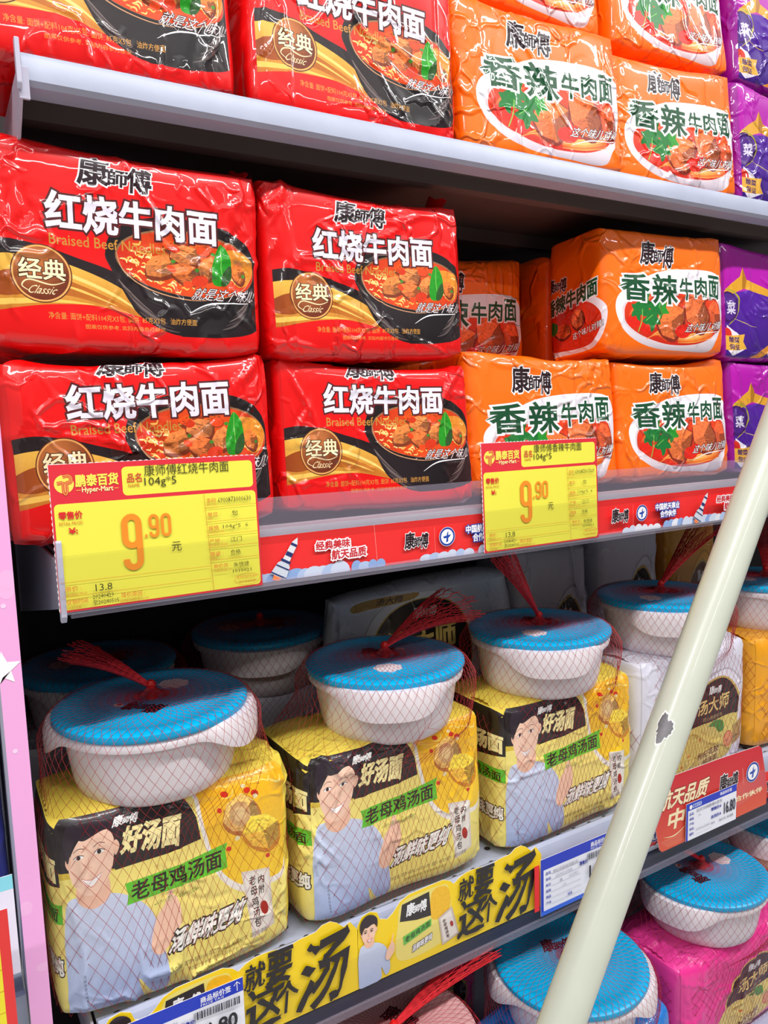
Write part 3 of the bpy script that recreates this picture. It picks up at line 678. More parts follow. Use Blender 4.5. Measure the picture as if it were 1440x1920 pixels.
shelf('middle grey metal shelf with a red paper strip and clear riser along its edge', 1.187, .72, [
    ('deck', f_deck(1.187, .725), 'shelf', {}), ('front_lip', lambda mb: mb.prism_x(lip_profile(.712, 1.137, 1.197), XL+.002, XR), 'grey_chan', dict(smooth=True)),
    ('underside_shade', lambda mb: mb.box(XL+.004, XR, .74, YB-.003, 1.1815, 1.1838), 'shelf_dark', {}),  # added sheet, coloured dark as the shade under this deck
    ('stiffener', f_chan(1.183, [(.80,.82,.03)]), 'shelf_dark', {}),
    ('clear_riser', lambda mb: mb.box(XL+.01, XR, .7045, .7058, 1.190, 1.229), 'clear', {}),
    ('holder_edge', lambda mb: mb.prism_x([(.700,1.137),(.713,1.137),(.713,1.1425),(.7075,1.1425),(.7065,1.146),(.7000,1.141)], XL+.004, XR), 'clear', {}),
    ('bracket', f_plate(1.05, 1.1845, .708), 'bracket', dict(bevel=.0008)),
    ('bracket_tip', lambda mb: mb.prism_x([(.699,1.205),(.7025,1.207),(.7085,1.207),(.7085,1.134),(.704,1.133),(.699,1.139)], XL-.004, XL+.001), 'bracket', dict(bevel=.0008))])
def f_holes(mb):
    for i in range(42):
        for j in range(3):
            x = .11+i*.03+(.015 if j % 2 else 0); y = .748+j*.03
            mb.lathe([(0,.0004),(.0045,.0004)], 10, (x, y, .7150))
shelf('third shelf from the top, grey perforated deck with yellow cut-out cards along its edge', .715, .715, [
    ('deck', f_deck(.715, .715), 'shelf', {}), ('underside_shade', lambda mb: mb.box(XL+.004, XR, .746, YB-.003, .7095, .7118), 'shelf_dark', {}), ('deck_hole', f_holes, 'backing', {}),  # sheet below the deck likewise carries painted shade
    ('front_lip', lambda mb: mb.prism_x([(.718,.655),(.712,.66),(.712,.715),(.713,.726),(.717,.733),(.723,.735),(.730,.731),(.734,.722),(.734,.714),(.729,.714),(.727,.724),(.723,.728),(.719,.724),(.718,.714)], XL+.002, XR), 'shelf', dict(smooth=True)),
    ('label_channel', lambda mb: mb.box(XL+.004, XR, .703, .7118, .645, .662), 'chan', {}),
    ('clear_riser', lambda mb: mb.box(XL+.01, XR, .6958, .6966, .650, .708), 'clear3', {}),
    ('holder_edge', lambda mb: mb.prism_x([(.694,.642),(.715,.642),(.715,.645),(.7005,.645),(.6978,.6505),(.694,.650)], XL+.004, XR), 'clear', {}),
    ('bracket', f_plate(.58, .7125, .72), 'bracket', dict(bevel=.0008))])
shelf('lowest grey base deck of the shelving near the floor', .325, .53, [
    ('deck', f_deck(.325, .53), 'shelf', {}), ('front_lip', lambda mb: mb.prism_x(lip_profile(.53, .27, .333), XL+.002, XR), 'shelf', dict(smooth=True)),
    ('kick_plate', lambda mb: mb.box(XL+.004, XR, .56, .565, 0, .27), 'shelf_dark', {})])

# pink board between this bay and the next one
def pink_board():
    H0, H1 = .0, 1.352; r = empty('bay_divider', (.038, .70, 0))
    tag(r, 'narrow pink board with white stars standing at the left end of the bay', 'divider')
    m = MB(); m.box(-.0075, .0095, .002, .45, H0, H1); m.build('board', M['card_edge'], r)
    A = Art(.0175, 1.352, (243, 172, 226), .01); rnd = random.Random(3)
    for k in range(8):
        u, v = rnd.random(), rnd.uniform(.3, .95); A.ell(u, v, rnd.uniform(.2,.5), rnd.uniform(.2,.5), (246, 184, 230), 0, 0, 20)
    for k in range(7):
        A.ell(rnd.random(), rnd.uniform(.2, .9), .12, .12, (248, 210, 242), 0, 0, 16)
    for v in (.50, .815):
        th = np.arange(10)*math.pi/5+.3; rr = np.where(np.arange(10) % 2, .45, 1.0)*.9
        A.poly(np.stack([.15+rr*np.cos(th), v+rr*np.sin(th)*.0175/1.352], 1), (252, 246, 252))
    v, t, C, z = A.card(.00002); me = mesh_np('pink_face', np.stack([v[:,0]-.0078, .0018-z, v[:,1]], 1), t, C, v, None, PAPER, False)
    link(bpy.data.objects.new('pink_face', me), r)
pink_board()

# ------------------------------------------------------------------ filled film packs
def plain_patch(W, H, col, cell=.008):
    nx, ny = max(4, int(W/cell)), max(4, int(H/cell))
    s, t = np.meshgrid(np.linspace(0,1,nx+1), np.linspace(0,1,ny+1), indexing='ij'); v = np.stack([s.ravel()*W, t.ravel()*H], 1); T = []
    for i in range(nx):
        for j in range(ny):
            a, b, c, d = i*(ny+1)+j, (i+1)*(ny+1)+j, (i+1)*(ny+1)+j+1, i*(ny+1)+j+1; T += [(a,b,c),(a,c,d)]
    T = np.array(T); C = np.ones((len(T),3,4)); C[:,:,:3] = lin(col); C[:,:,3] = 0.02
    return v, T, C
FACES = dict(front=lambda s, t: (2*s-1, -np.ones_like(s), 2*t-1), left=lambda s, t: (-np.ones_like(s), 1-2*s, 2*t-1), right=lambda s, t: (np.ones_like(s), 2*s-1, 2*t-1),
             top=lambda s, t: (2*s-1, 2*t-1, np.ones_like(s)), bottom=lambda s, t: (2*s-1, 1-2*t, -np.ones_like(s)), back=lambda s, t: (1-2*s, np.ones_like(s), 2*t-1))
def pack_surface(q, half, seed, amp, n, crease, dip, pin):
    r = (np.abs(q)**n).sum(1)**(1/n); p = q/r[:,None]; P = p*half
    g = np.sign(p)*np.abs(p)**(n-1)/half; g /= np.linalg.norm(g, axis=1)[:,None]
    d = amp*(.62*vn(P*10+seed*7.1, seed)+.16*vn(P*24+3.3, seed+1))
    rd = 1-np.abs(vn(P*np.array([20,20,11])+5.5, seed+3)); d += amp*.9*np.clip((rd-.82)/.18, 0, 1)**2*np.clip(vn(P*9, seed+4)+.3, 0, 1)
    wf = np.clip(-p[:,1]*1.4-.2, 0, 1)
    for (x0, z0, ang, ln, w, h) in crease:
        dx, dz = P[:,0]-x0*half[0], P[:,2]-z0*half[2]; c, s = math.cos(ang), math.sin(ang)
        al = (dx*c+dz*s)/ln; pe = (-dx*s+dz*c)/w
        pe = pe + .8*np.sin(al*5+x0*7)
        d += wf*h*np.exp(-pe**2)*np.clip(1-al*al, 0, 1)
    P = P+g*d[:,None]
    tz = np.clip(p[:,2], 0, 1); P[:,2] += tz**3*(-dip*(1-(p[:,0])**2)+dip*.35)+tz**2*p[:,0]*dip*.7*math.sin(seed*2.3)
    cw = np.abs(q[:,0]).clip(0,1)**9*np.clip(np.abs(q[:,2]),0,1)**9; P[:,0] += np.sign(q[:,0])*cw*half[0]*.045; P[:,2] += np.sign(q[:,2])*cw*half[2]*.05*(q[:,2] > 0)
    ends = np.abs(p[:,0])**8
    P[:,2] *= 1-pin*ends*.5; P[:,1] *= 1-pin*ends
    return P
_pack = {}
def pack_mesh(name, dims, prints, col, seed, amp=.0042, n=10.5, ncrease=12, dip=.006, pin=.03, mat=None, cr=None, vs=1.0):
    half = np.array(dims)/2; rnd = random.Random(seed*17+3); crease = []
    for k in range(ncrease):
        edge = rnd.random() < .7
        x = rnd.choice([-1, 1])*rnd.uniform(.68, .95) if edge else rnd.uniform(-.6, .6); z = rnd.uniform(-.85, .9)
        crease.append((x, z, rnd.uniform(.9, 2.2) if edge else rnd.uniform(-.9, .9)-.3, rnd.uniform(.025, .07), rnd.uniform(.0016, .0038), rnd.choice([-1, 1, 1])*rnd.uniform(.0008, .0022)))
    for c in (cr or []): crease.append(c)
    V, T, C, UV, NM = [], [], [], [], []; off = 0; e = .004
    size = dict(front=(dims[0],dims[2]), back=(dims[0],dims[2]), left=(dims[1],dims[2]), right=(dims[1],dims[2]), top=(dims[0],dims[1]), bottom=(dims[0],dims[1]))
    for fc, fn in FACES.items():
        if fc in prints:
            v, t, c, k = prints[fc]; v = v/np.array(k)
            if fc == 'front': v = v*np.array([1, vs])
        else: v, t, c = plain_patch(*size[fc], col); v = v/np.array(size[fc])
        ev = lambda s, t_: pack_surface(np.stack(fn(s, t_), 1), half, seed, amp, n, crease, dip, pin)
        s, t_ = v[:,0], v[:,1]; P = ev(s, t_)
        a = ev(s+e, t_)-ev(s-e, t_); b = ev(s, t_+e)-ev(s, t_-e); nn = np.cross(a, b); nn /= np.linalg.norm(nn, axis=1)[:,None]+1e-12
        ar = np.cross(v[t[:,1]]-v[t[:,0]], v[t[:,2]]-v[t[:,0]]); t = np.where((ar < 0)[:,None], t[:, [0,2,1]], t); c = np.where((ar < 0)[:,None,None], c[:, [0,2,1]], c)
        V.append(P+[0,0,half[2]]+(nn*.0005 if fc == 'front' and vs > 1 else 0)); T.append(t+off); C.append(c); UV.append(v*np.array(size[fc])); NM.append(nn); off += len(v)
    V = np.concatenate(V); V[:,2] -= V[:,2].min()
    return mesh_np(name, V, np.concatenate(T), np.concatenate(C), np.concatenate(UV), np.concatenate(NM), mat or FILM)

PR = {}
def prep(key, A, cell=.0036): PR[key] = A.wrap(cell)+((A.W, A.H),)
prep('red', red_design()); prep('orange', orange_design()); prep('orange_side', orange_side()); prep('purple', purple_design(), .005)

def flap_mesh(name, mat, W, side, lift, seed, depth=.10):
    """crimped end seal folded up at one side of a pack: wavy triangular sheet with thickness"""
    rnd = random.Random(seed); n, mrow = 18, 4; V = []; F = []
    for k in range(2):
        for j in range(mrow+1):
            for i in range(n+1):
                u = i/n; v = j/mrow; y = (u-.5)*depth
                h = lift*v*(1-.75*abs(u-.35)**.8); x = side*(W*.5-.018+.012*v)+side*.006*math.sin(u*9+seed)*v
                V.append((x-side*.0006*k, y+.004*math.sin(v*7+u*5+seed), h+.0015*math.sin(u*31)*v))
    st = (mrow+1)*(n+1)
    for j in range(mrow):
        for i in range(n):
            a, b, c, d = j*(n+1)+i, j*(n+1)+i+1, (j+1)*(n+1)+i+1, (j+1)*(n+1)+i
            F += [(a,b,c,d), (st+a,st+d,st+c,st+b)]
    for i in range(n):
        a, b = mrow*(n+1)+i, mrow*(n+1)+i+1; F.append((a,b,st+b,st+a))
    mb = MB(); mb.add(V, F); return mb

D_ = math.radians(1)
PACKS = dict(red=('red', .130, M['red_film'], (226,8,12)), orange=('orange', .125, M['orange_film'], (255,112,2)), purple=('purple', .125, M['purple_film'], (150,0,150)))
def multipack(kind, x, y, z, label, seed, W=.252, H=.182, T=None, rz=0, rx=0, flaps=(), group=None, cr=None, amp=.0042, dip=.009, side=False, vs=1.0, n=10.5):
    """five-packet bag; x centre, y front, z foot"""
    key, T0, fm, col = PACKS[kind]; T = T or T0
    prints = {'front': PR[key]}
    if side: prints['left'] = PR['orange_side']
    o = empty('noodle_multipack', (x, y+T/2, z+T/2*math.sin(abs(rx))), (rx, D_*math.sin(seed*3.7)*1.0, rz+D_*1.2*math.sin(seed*5.1)))
    tag(o, label, 'noodle pack', group)
    me = pack_mesh('printed_bag', (W, T, H), prints, col, seed, cr=cr, amp=amp, dip=dip, vs=vs, n=n)
    link(bpy.data.objects.new('printed_bag', me), o)
    for k, (s, lift) in enumerate(flaps):
        f = flap_mesh('end_seal', fm, W, s, lift, seed+k).build('end_seal', fm, o, smooth=True); f.location = (0, .01, H-.016)
    return o
# ------------------------------------------------------------------ red, orange and purple packs on the top and middle shelves
R_, O_, P_ = 'red braised beef packs', 'orange spicy beef packs', 'purple packs'
D = math.radians
# middle shelf, lower layer
multipack('red', .181, .742, 1.188, 'red noodle multipack behind the larger yellow price card at far left', 3, .256, .170, rx=D(-3), vs=1.15, group=R_, cr=[(-.2,.55,-.5,.06,.003,.0014),(.75,.7,.9,.03,.004,.002)])
multipack('red', .444, .744, 1.188, 'red noodle multipack on the shelf between the two yellow price cards', 7, .254, .167, rx=D(-4), rz=D(-1), vs=1.13, group=R_, cr=[(.1,.55,-.1,.07,.003,.0016),(-.75,.35,1.3,.04,.004,.002)])
multipack('orange', .705, .748, 1.188, 'orange noodle multipack behind the right yellow price card', 5, .258, .180, rx=D(-6), rz=D(-2), group=O_, cr=[(-.35,.8,-.1,.06,.003,.0018),(.5,-.3,.5,.05,.003,.0014)])
multipack('orange', .958, .748, 1.188, 'orange noodle multipack right of the yellow price card, behind the clear riser', 9, .242, .178, rx=D(-6), rz=D(-2), group=O_)
multipack('purple', 1.210, .750, 1.188, 'purple noodle multipack on the middle shelf, lower of the stacked two', 4, .25, .182, rx=D(-5), group=P_)
# middle shelf, upper layer
multipack('red', .174, .746, 1.365, 'red noodle multipack on top at far left, under the top shelf', 2, .258, .186, rx=D(-2), group=R_, flaps=((1,.036),), cr=[(.10,.62,-1.0,.075,.0030,.0022),(.45,-.05,-.55,.06,.003,.0018),(.80,.62,1.3,.03,.004,.0022),(-.8,.2,1.5,.07,.005,.0018)], dip=.008)
multipack('red', .438, .748, 1.363, 'red noodle multipack on the upper layer beside the empty gap', 8, .254, .182, rx=D(-2), group=R_, flaps=((-1,.042),(1,.044)), cr=[(-.82,.1,1.5,.075,.004,.002),(.90,.55,1.45,.035,.003,.0024),(.4,.75,.15,.05,.004,.0018)], dip=.010)
multipack('orange', .668, .905, 1.360, 'orange noodle multipack set back in the shadow of the gap', 6, .25, .172, group=O_)
multipack('orange', .938, .752, 1.374, 'orange noodle multipack with its printed side showing beside the gap', 12, .248, .182, .128, rx=D(-3), rz=D(-2), group=O_, side=True, n=9, cr=[(.25,-.45,-.9,.045,.003,.002),(.0,.7,.6,.04,.003,.0014)])
multipack('purple', 1.195, .760, 1.372, 'purple noodle multipack on the middle shelf, upper of the stacked two', 10, .25, .182, rx=D(-3), group=P_)
multipack('orange', .952, .895, 1.362, 'orange noodle multipack showing as a narrow strip behind the one with its printed side showing', 16, .25, .176, group=O_)
for k, xx in enumerate((.705, .958)):
    multipack('orange', xx, .892, 1.188, ('orange noodle multipack in the back row under the gap', 'orange noodle multipack in the back row, lower right')[k], 22+k, .25, .17, group=O_)
# top shelf
multipack('red', .158, .742, 1.603, 'red noodle multipack on the top shelf at the left bracket', 13, .262, .19, rx=D(-4), group=R_, cr=[(.82,-.4,1.4,.05,.003,.0022),(.35,-.2,-.6,.04,.003,.0018)])
multipack('red', .427, .742, 1.603, 'red noodle multipack on the top shelf next to the orange ones', 14, .258, .19, rx=D(-4), group=R_, cr=[(-.85,.1,1.5,.07,.003,.0022),(.88,-.1,1.5,.07,.003,.0024)])
multipack('orange', .702, .744, 1.603, 'orange noodle multipack leaning on the top shelf beside the red ones', 15, .268, .186, rx=D(-6), rz=D(-2), group=O_, cr=[(-.1,.15,-.95,.085,.0026,.0026),(.55,-.15,-.3,.05,.003,.0022),(-.8,.3,1.5,.06,.004,.002)])
multipack('orange', .958, .750, 1.603, 'orange noodle multipack on the top shelf beside the purple ones', 17, .248, .182, rx=D(-6), rz=D(-3), group=O_, cr=[(.55,-.35,.3,.05,.003,.0022),(.75,.2,1.0,.04,.003,.0024)])
multipack('orange', .985, .790, 1.802, 'orange noodle multipack stacked high at the upper right edge of the picture', 18, .25, .182, rx=D(-5), group=O_)
multipack('orange', .722, .800, 1.806, 'orange noodle multipack laid above the leaning one on the top shelf', 19, .25, .182, rx=D(-5), group=O_)
multipack('purple', 1.215, .752, 1.603, 'purple noodle multipack on the top shelf, lower of the stacked two', 24, .25, .180, rx=D(-5), group=P_)
multipack('purple', 1.240, .780, 1.798, 'purple noodle multipack on the top shelf, upper of the stacked two', 25, .25, .182, rx=D(-4), group=P_)

# ------------------------------------------------------------------ printed cards and strips
def outline_card(name, label, cat, A, outline, loc, rot, th=.0007, parent=None, skip=0, group=None, mat=None, facename='printed_face', bend=0.0):
    """outline in metres on the sheet; face towards -y"""
    r = parent or empty(name, loc, rot)
    if parent is None: tag(r, label, cat, group)
    m = MB(); m.prism_y(outline, 0, th); m.build('card', M['card_edge'], r)
    v, t, C, z = A.card(.00006, skip)
    ar = np.cross(v[t[:,1]]-v[t[:,0]], v[t[:,2]]-v[t[:,0]]); t = np.where((ar < 0)[:,None], t[:, [0,2,1]], t)
    me = mesh_np(facename, np.stack([v[:,0], -z, v[:,1]], 1), t, C, v, None, mat or PAPER, False)
    link(bpy.data.objects.new(facename, me), r)
    return r
def rrect(u0, v0, u1, v1, r, W, H, corners='1111', n=5):
    ru, rv = r/W, r/H; out = []
    for k, (cu, cv, a0) in enumerate(((u1-ru, v1-rv, 0), (u0+ru, v1-rv, 90), (u0+ru, v0+rv, 180), (u1-ru, v0+rv, 270))):
        if corners[k] == '0': out.append(((u1,v1),(u0,v1),(u0,v0),(u1,v0))[k]); continue
        for i in range(n+1):
            a = math.radians(a0+90*i/n); out.append((cu+ru*math.cos(a), cv+rv*math.sin(a)))
    return out

def price_card(name_line, code, x, label, z=1.143):
    W, H = .187, .129; RED = (222, 44, 60); YEL = (238, 231, 78); INK = (66, 62, 30); OR = (206, 110, 40)
    A = Art(W, H, RED, .01)
    # perforated edge
    out = [(0,0),(W,0),(W,H)]; nz = 70
    out += [(W*(1-i/nz), H+(.0009 if i % 2 else 0)) for i in range(1, nz)] + [(0,H)]
    out += [(-(.0009 if i % 2 else 0), H*(1-i/48)) for i in range(1, 48)]
    A.poly(rrect(.322,.762,.981,.963,.004,W,H), YEL); A.poly(rrect(.010,.014,.990,.735,.004,W,H), YEL)
    # store emblem: round badge with interlaced T and P
    A.ell(.062, .868, .043, .043, (250, 226, 90), n=36)
    for w, c in ((.0034,(206,70,40)),(.0020,(246,170,90)),(.0007,(206,70,40))):
        A.stroke([(.032,.872),(.058,.872),(.060,.82),(.066,.80),(.071,.82),(.072,.872),(.088,.876),(.094,.90),(.084,.922),(.058,.918)], w, c, 0, 3)
    A.text('鹏泰百货', (.112,.846,.303,.925), [(.035,(250,226,90))], 2); A.text('Hyper-Mart', (.138,.795,.278,.84), [(.02,(255,240,170))], 2)
    A.stroke([(.112,.82),(.132,.82)], .0004, (250,226,90), 0, 2, False); A.stroke([(.284,.82),(.303,.82)], .0004, (250,226,90), 0, 2, False)
    A.text('品名', (.345,.852,.413,.915), [(.012,(210,60,50))], 2); A.text('NAME', (.348,.818,.402,.842), [(0,OR)], 1)
    A.text(name_line, (.427,.888,.427+.0532*len(name_line),.968), [(0,INK)], 2); A.text('104g*5', (.425,.806,.58,.882), [(0,INK)], 2)
    A.text('零售价', (.027,.63,.13,.682), [(.03,(214,40,40))], 2); A.text('RETAIL PRICES', (.027,.592,.13,.614), [(0,OR)], 1); A.text('¥:', (.066,.53,.104,.57), [(.03,(214,40,40))], 1)
    OG = (240, 142, 36)
    def digit(u0, v0, u1, v1, w, nine):
        """narrow rounded price numeral"""
        a, b = w/2/W, w/2/H; x0, x1, y0, y1 = u0+a, u1-a, v0+b, v1-b; r = (x1-x0)/2; ry = r*W/H; cx = (x0+x1)/2
        arc = lambda c, k0, k1, n=8: [(cx+r*math.cos(math.radians(k0+(k1-k0)*i/n)), c+ry*math.sin(math.radians(k0+(k1-k0)*i/n))) for i in range(n+1)]
        m_ = y0+(y1-y0)*.46
        if nine:
            A.stroke(arc(y1-ry, 0, 180)+arc(m_+ry*.8, 180, 360)+[(x1, y1-ry)], w, OG, 0, 1, False)
            A.stroke([(x1, y1-ry)]+arc(y0+ry, 0, -180)+[(x0, y0+ry*1.25)], w, OG, 0, 1, False)
        else: A.stroke(arc(y1-ry, 0, 180)+arc(y0+ry, 180, 360)+[(x1, y1-ry), (x1, y1-ry*.9)], w, OG, 0, 1, False)
    digit(.300,.235,.396,.634,.0056,True); A.poly([(.409,.456),(.420,.456),(.420,.478),(.409,.478)], OG); digit(.430,.452,.479,.618,.0026,True); digit(.489,.452,.538,.618,.0026,False); A.text('元', (.534,.338,.582,.405), [(0,INK)], 2)
    ln = lambda p, q: A.stroke([p, q], .00035, (206,130,40), 0, 2, False)
    ln((.713,.733),(.732,.015)); ln((.712,.63),(.988,.634)); ln((.713,.525),(.988,.527)); ln((.716,.426),(.988,.425)); ln((.719,.334),(.99,.331)); ln((.725,.238),(.99,.237)); ln((.011,.205),(.722,.2)); ln((.011,.108),(.726,.107))
    rows = (('条码', 'BAR CODE', code, .665, .782, .96), ('单位 :', 'UNIT', '包', .562, .852, .885), ('规格 :', 'SPECIFICATION', '104g*5  6', .462, .80, .935), ('产地 :', 'PLACE OF ORIGIN', '江门', .365, .835, .895), ('等级 :', 'GRADE', '合格', .268, .83, .885))
    for a, b, c, v, u0, u1 in rows:
        A.text(a, (.724,v,.724+(.048 if len(a) == 2 else .068),v+.034), [(.005,(206,110,50))], 1); A.text(b, (.724,v-.022,.724+.0062*len(b),v-.006), [(0,OR)], 1); A.text(c, (u0,v-.004,u1,v+.034), [(0,INK)], 1)
    A.text('物价员 :', (.738,.175,.826,.207), [(.005,(206,110,50))], 1); A.text('THE PRICES OF', (.738,.152,.83,.167), [(0,OR)], 1); A.text('朱情建', (.842,.168,.926,.204), [(0,INK)], 1); A.text('1010021', (.836,.126,.936,.152), [(0,INK)], 1)
    th = np.linspace(0, 2*np.pi, 30); A.stroke(np.stack([.911+.070*np.cos(th), .068+.043*np.sin(th)], 1), .0003, (206,100,40), 0, 1, False)
    A.text('珠海市物价检查所', (.855,.078,.967,.096), [(0,(206,100,40))], 1); A.text('标价签监制章', (.865,.042,.957,.06), [(0,(206,100,40))], 1)
    A.text('原价 :', (.027,.142,.098,.178), [(.005,(206,110,50))], 1); A.text('ORIGINAL PRICE', (.027,.115,.12,.13), [(0,OR)], 1); A.text('13.8', (.160,.124,.236,.172), [(0,INK)], 2)
    A.text('促销时间', (.028,.052,.122,.090), [(.005,(206,110,50))], 1); A.text('SALE TIME', (.028,.025,.09,.04), [(0,OR)], 1); A.text('20240429', (.144,.072,.24,.102), [(0,INK)], 1); A.text('至20240505', (.144,.03,.262,.064), [(0,INK)], 1)
    A.text('降价原因 :', (.275,.052,.385,.09), [(.005,(206,110,50))], 1); A.text('DEPRECIATE REASON', (.265,.025,.40,.04), [(0,OR)], 1)
    r = outline_card('price_card', label, 'price card', A, out, (x, .6995, z), (D(-2), 0, 0))
    m = MB(); m.box(.0, W, -.0022, -.0016, -.001, .050); m.build('clear_sleeve', M['clear2'], r)
M['clear2'] = plain('thin_clear_sleeve', (90, 80, 60), .06, 0, .5, alpha=.05)
price_card('康师傅红烧牛肉面', '6900873000630', .0815, 'large yellow and red price card in front of the red packs at far left')
price_card('康师傅香辣牛肉面', '6900873017669', .5465, 'yellow and red price card in front of the orange packs')

# red paper strip along the shelf edge
def cloud_row(A, u0, u1, v, r, rnd, n):
    for k in range(n):
        u = u0+(u1-u0)*k/(n-1); c = rnd.choice([(206,214,236),(176,196,232),(226,228,240),(140,170,220)])
        A.ell(u, v, r*rnd.uniform(.8,1.3), r*rnd.uniform(.8,1.2), c, 0, 0, 16)
def emblem(A, u, v, r):
    A.ell(u, v, r, r, WHITE, n=32); A.ell(u, v, r*.96, r*.96, (34,64,160), n=32); A.ell(u, v, r*.76, r*.76, WHITE, n=32)
    k = A.W/A.H
    A.poly([(u-.15*r,v-.6*r*k),(u+.12*r,v-.5*r*k),(u+.15*r,v+.62*r*k),(u-.02*r,v+.3*r*k)], (24,70,170)); A.poly([(u-.5*r,v+.05*r*k),(u+.5*r,v+.2*r*k),(u+.2*r,v-.12*r*k),(u-.4*r,v-.15*r*k)], (24,70,170))
def promo_strip(x0, x1, z0, y, label, first):
    W, H = x1-x0, .0465; A = Art(W, H, (238, 44, 44), .02); rnd = random.Random(9); k = 1/W; per = .3215; zz = lambda z: (z-1.1420)/H
    n = -1
    while True:
        n += 1; b = first+per*n-x0
        if b > W: break
        X = lambda x: min(max((x-.298+b)*k, 0), 1)
        if X(.42) <= 0: continue
        A.stroke([(X(.4065),0),(X(.4035),1)], .0004, (250,170,160), 0, 2, False)
        cloud_row(A, X(.268), X(.36), .02, .010*k, rnd, 10); cloud_row(A, X(.38), X(.41), .06, .007*k, rnd, 4); cloud_row(A, X(.47), X(.53), .03, .007*k, rnd, 6); cloud_row(A, X(.55), X(.59), .03, .008*k, rnd, 5)
        rk = lambda s, w: (X(.2885+.0235*s+w*.9), zz(1.1465)+s*.82-w*.55/H*.9)
        A.poly([rk(0,-.0045),rk(0,.0045),rk(.85,.0033),rk(1,0),rk(.85,-.0033)], (226,226,232)); A.poly([rk(0,-.009),rk(0,.009),rk(.30,.007),rk(.38,.0036),rk(.38,-.0036),rk(.30,-.007)], (206,212,226))
        for s0, s1, w in ((.78,.84,.0034),(.52,.62,.0036),(.36,.42,.0055),(.02,.05,.009),(.22,.25,.0075)): A.poly([rk(s0,-w),rk(s0,w),rk(s1,w),rk(s1,-w)], (34,50,110))
        A.poly([rk(-.12,-.004),rk(-.12,.003),rk(0,.004),rk(0,-.005)], (246,130,70))
        A.text('经典美味', (X(.332),zz(1.1685),X(.372),zz(1.1775)), [(.16,WHITE),(.035,(206,40,50))], 2); A.text('航天品质', (X(.350),zz(1.157),X(.391),zz(1.167)), [(.16,WHITE),(.035,(206,40,50))], 2)
        maker_logo(A, (X(.441),zz(1.157),X(.472),zz(1.176)), res=2); A.stroke([(X(.4815),.12),(X(.4805),.8)], .0003, (250,150,140), 0, 2, False)
        emblem(A, X(.498), zz(1.1665), .0112*k)
        A.text('中国航天事业', (X(.525),zz(1.1675),X(.574),zz(1.1765)), [(.16,(34,64,160)),(.035,WHITE)], 1); A.text('合作伙伴', (X(.535),zz(1.157),X(.567),zz(1.166)), [(.16,(34,64,160)),(.035,WHITE)], 1)
    outline_card('promo_strip', label, 'paper strip', A, [(0,0),(W,0),(W,H),(0,H)], (x0, y, z0), (0, 0, 0), .0004)
promo_strip(.094, 1.9, 1.1428, .7095, 'red paper strip with rocket and clouds along the middle shelf edge', .298)
promo_strip(.640, 1.6, .664, .7105, 'red paper strip on the third shelf behind the blue tag and red sign', .66)

# yellow cut-out cards on the third shelf
def soup_cutout(x, label):
    W, H = .274, .096; A = Art(W, H, (250, 214, 22), .01); k, h = 1/W, 1/H
    out = [(0,0),(.272,0),(.2735,.072),(.264,.085),(.256,.082),(.248,.090),(.240,.0945),(.230,.094),(.222,.089),(.212,.0885),(.202,.088),(.192,.0855),(.184,.085),(.172,.088),(.162,.0885),(.152,.088),(.142,.085),(.134,.080),(.128,.086),(.118,.0905),(.092,.090),(.070,.0895),(.058,.085),(.048,.075),(.040,.070),(.030,.074),(.027,.083),(.018,.0875),(.007,.085),(.001,.076)]
    A.S = []; A.poly([(p[0]*k, p[1]*h) for p in out], (250, 214, 22), .01)
    B = lambda *ps: [(a*k, b*h) for a, b in ps]
    # pictured pack
    A.blob(B((.055,.012),(.054,.060),(.060,.082),(.085,.086),(.115,.085),(.126,.078),(.130,.040),(.124,.014)), (240,222,120), .03); A.blob(B((.100,.050),(.102,.080),(.118,.083),(.127,.074),(.127,.052),(.112,.044)), (244,190,40), .12)
    A.poly(B((.0565,.060),(.060,.080),(.098,.083),(.100,.052),(.080,.054)), (50,44,46)); maker_logo(A, (.066*k,.062*h,.094*k,.078*h), (246,246,250), None, 1)
    A.poly(B((.060,.040),(.100,.048),(.100,.039),(.061,.029)), (110,196,80)); A.text('老母鸡汤面', None, [(.02,(40,60,30))], 1, quad=B((.063,.031),(.098,.040),(.098,.047),(.063,.0385)))
    A.text('汤鲜味更纯', None, [(.10,(60,50,40)),(.03,WHITE)], 1, quad=B((.072,.016),(.100,.022),(.101,.030),(.073,.024)))
    A.poly(B((.110,.045),(.130,.053),(.140,.014),(.115,.008)), (206,190,180)); A.poly(B((.1125,.043),(.128,.049),(.137,.0165),(.117,.0115)), (236,228,222))
    for i, c in enumerate('老母鸡汤包'): A.text(c, ((.116+.0012*i)*k,(.036-.0052*i)*h,(.1205+.0012*i)*k,(.0405-.0052*i)*h), [(.02,(90,50,40))], 1)
    A.ell(.129*k, .031*h, .0022*k, .004*k, (176,40,30), 0, .3, 12)
    # pictured young man pointing up
    A.S0 = len(A.S); young_man(A, .0, .47, .36)
    # brush lettering
    blk = (30, 24, 28)
    A.text('就', (.140*k,.055*h,.162*k,.083*h), [(.022,blk)], 3, .16, rough=.03); A.text('要', (.164*k,.050*h,.192*k,.087*h), [(.03,blk)], 3, .16, rough=.03)
    A.text('这', (.139*k,.008*h,.180*k,.056*h), [(.022,blk)], 3, .16, rough=.03); A.text('个', (.172*k,.014*h,.198*k,.048*h), [(.022,blk)], 3, .16, rough=.03)
    A.text('汤', None, [(.02,blk)], 4, .16, rough=.035, quad=B((.198,.006),(.256,.004),(.262,.084),(.204,.078)))
    outline_card('shelf_talker', label, 'card', A, out, (x, .7012, .6645), (0, 0, 0), .0006)
soup_cutout(.088, 'yellow cut-out card with black brush lettering, left one, partly behind a blue tag')
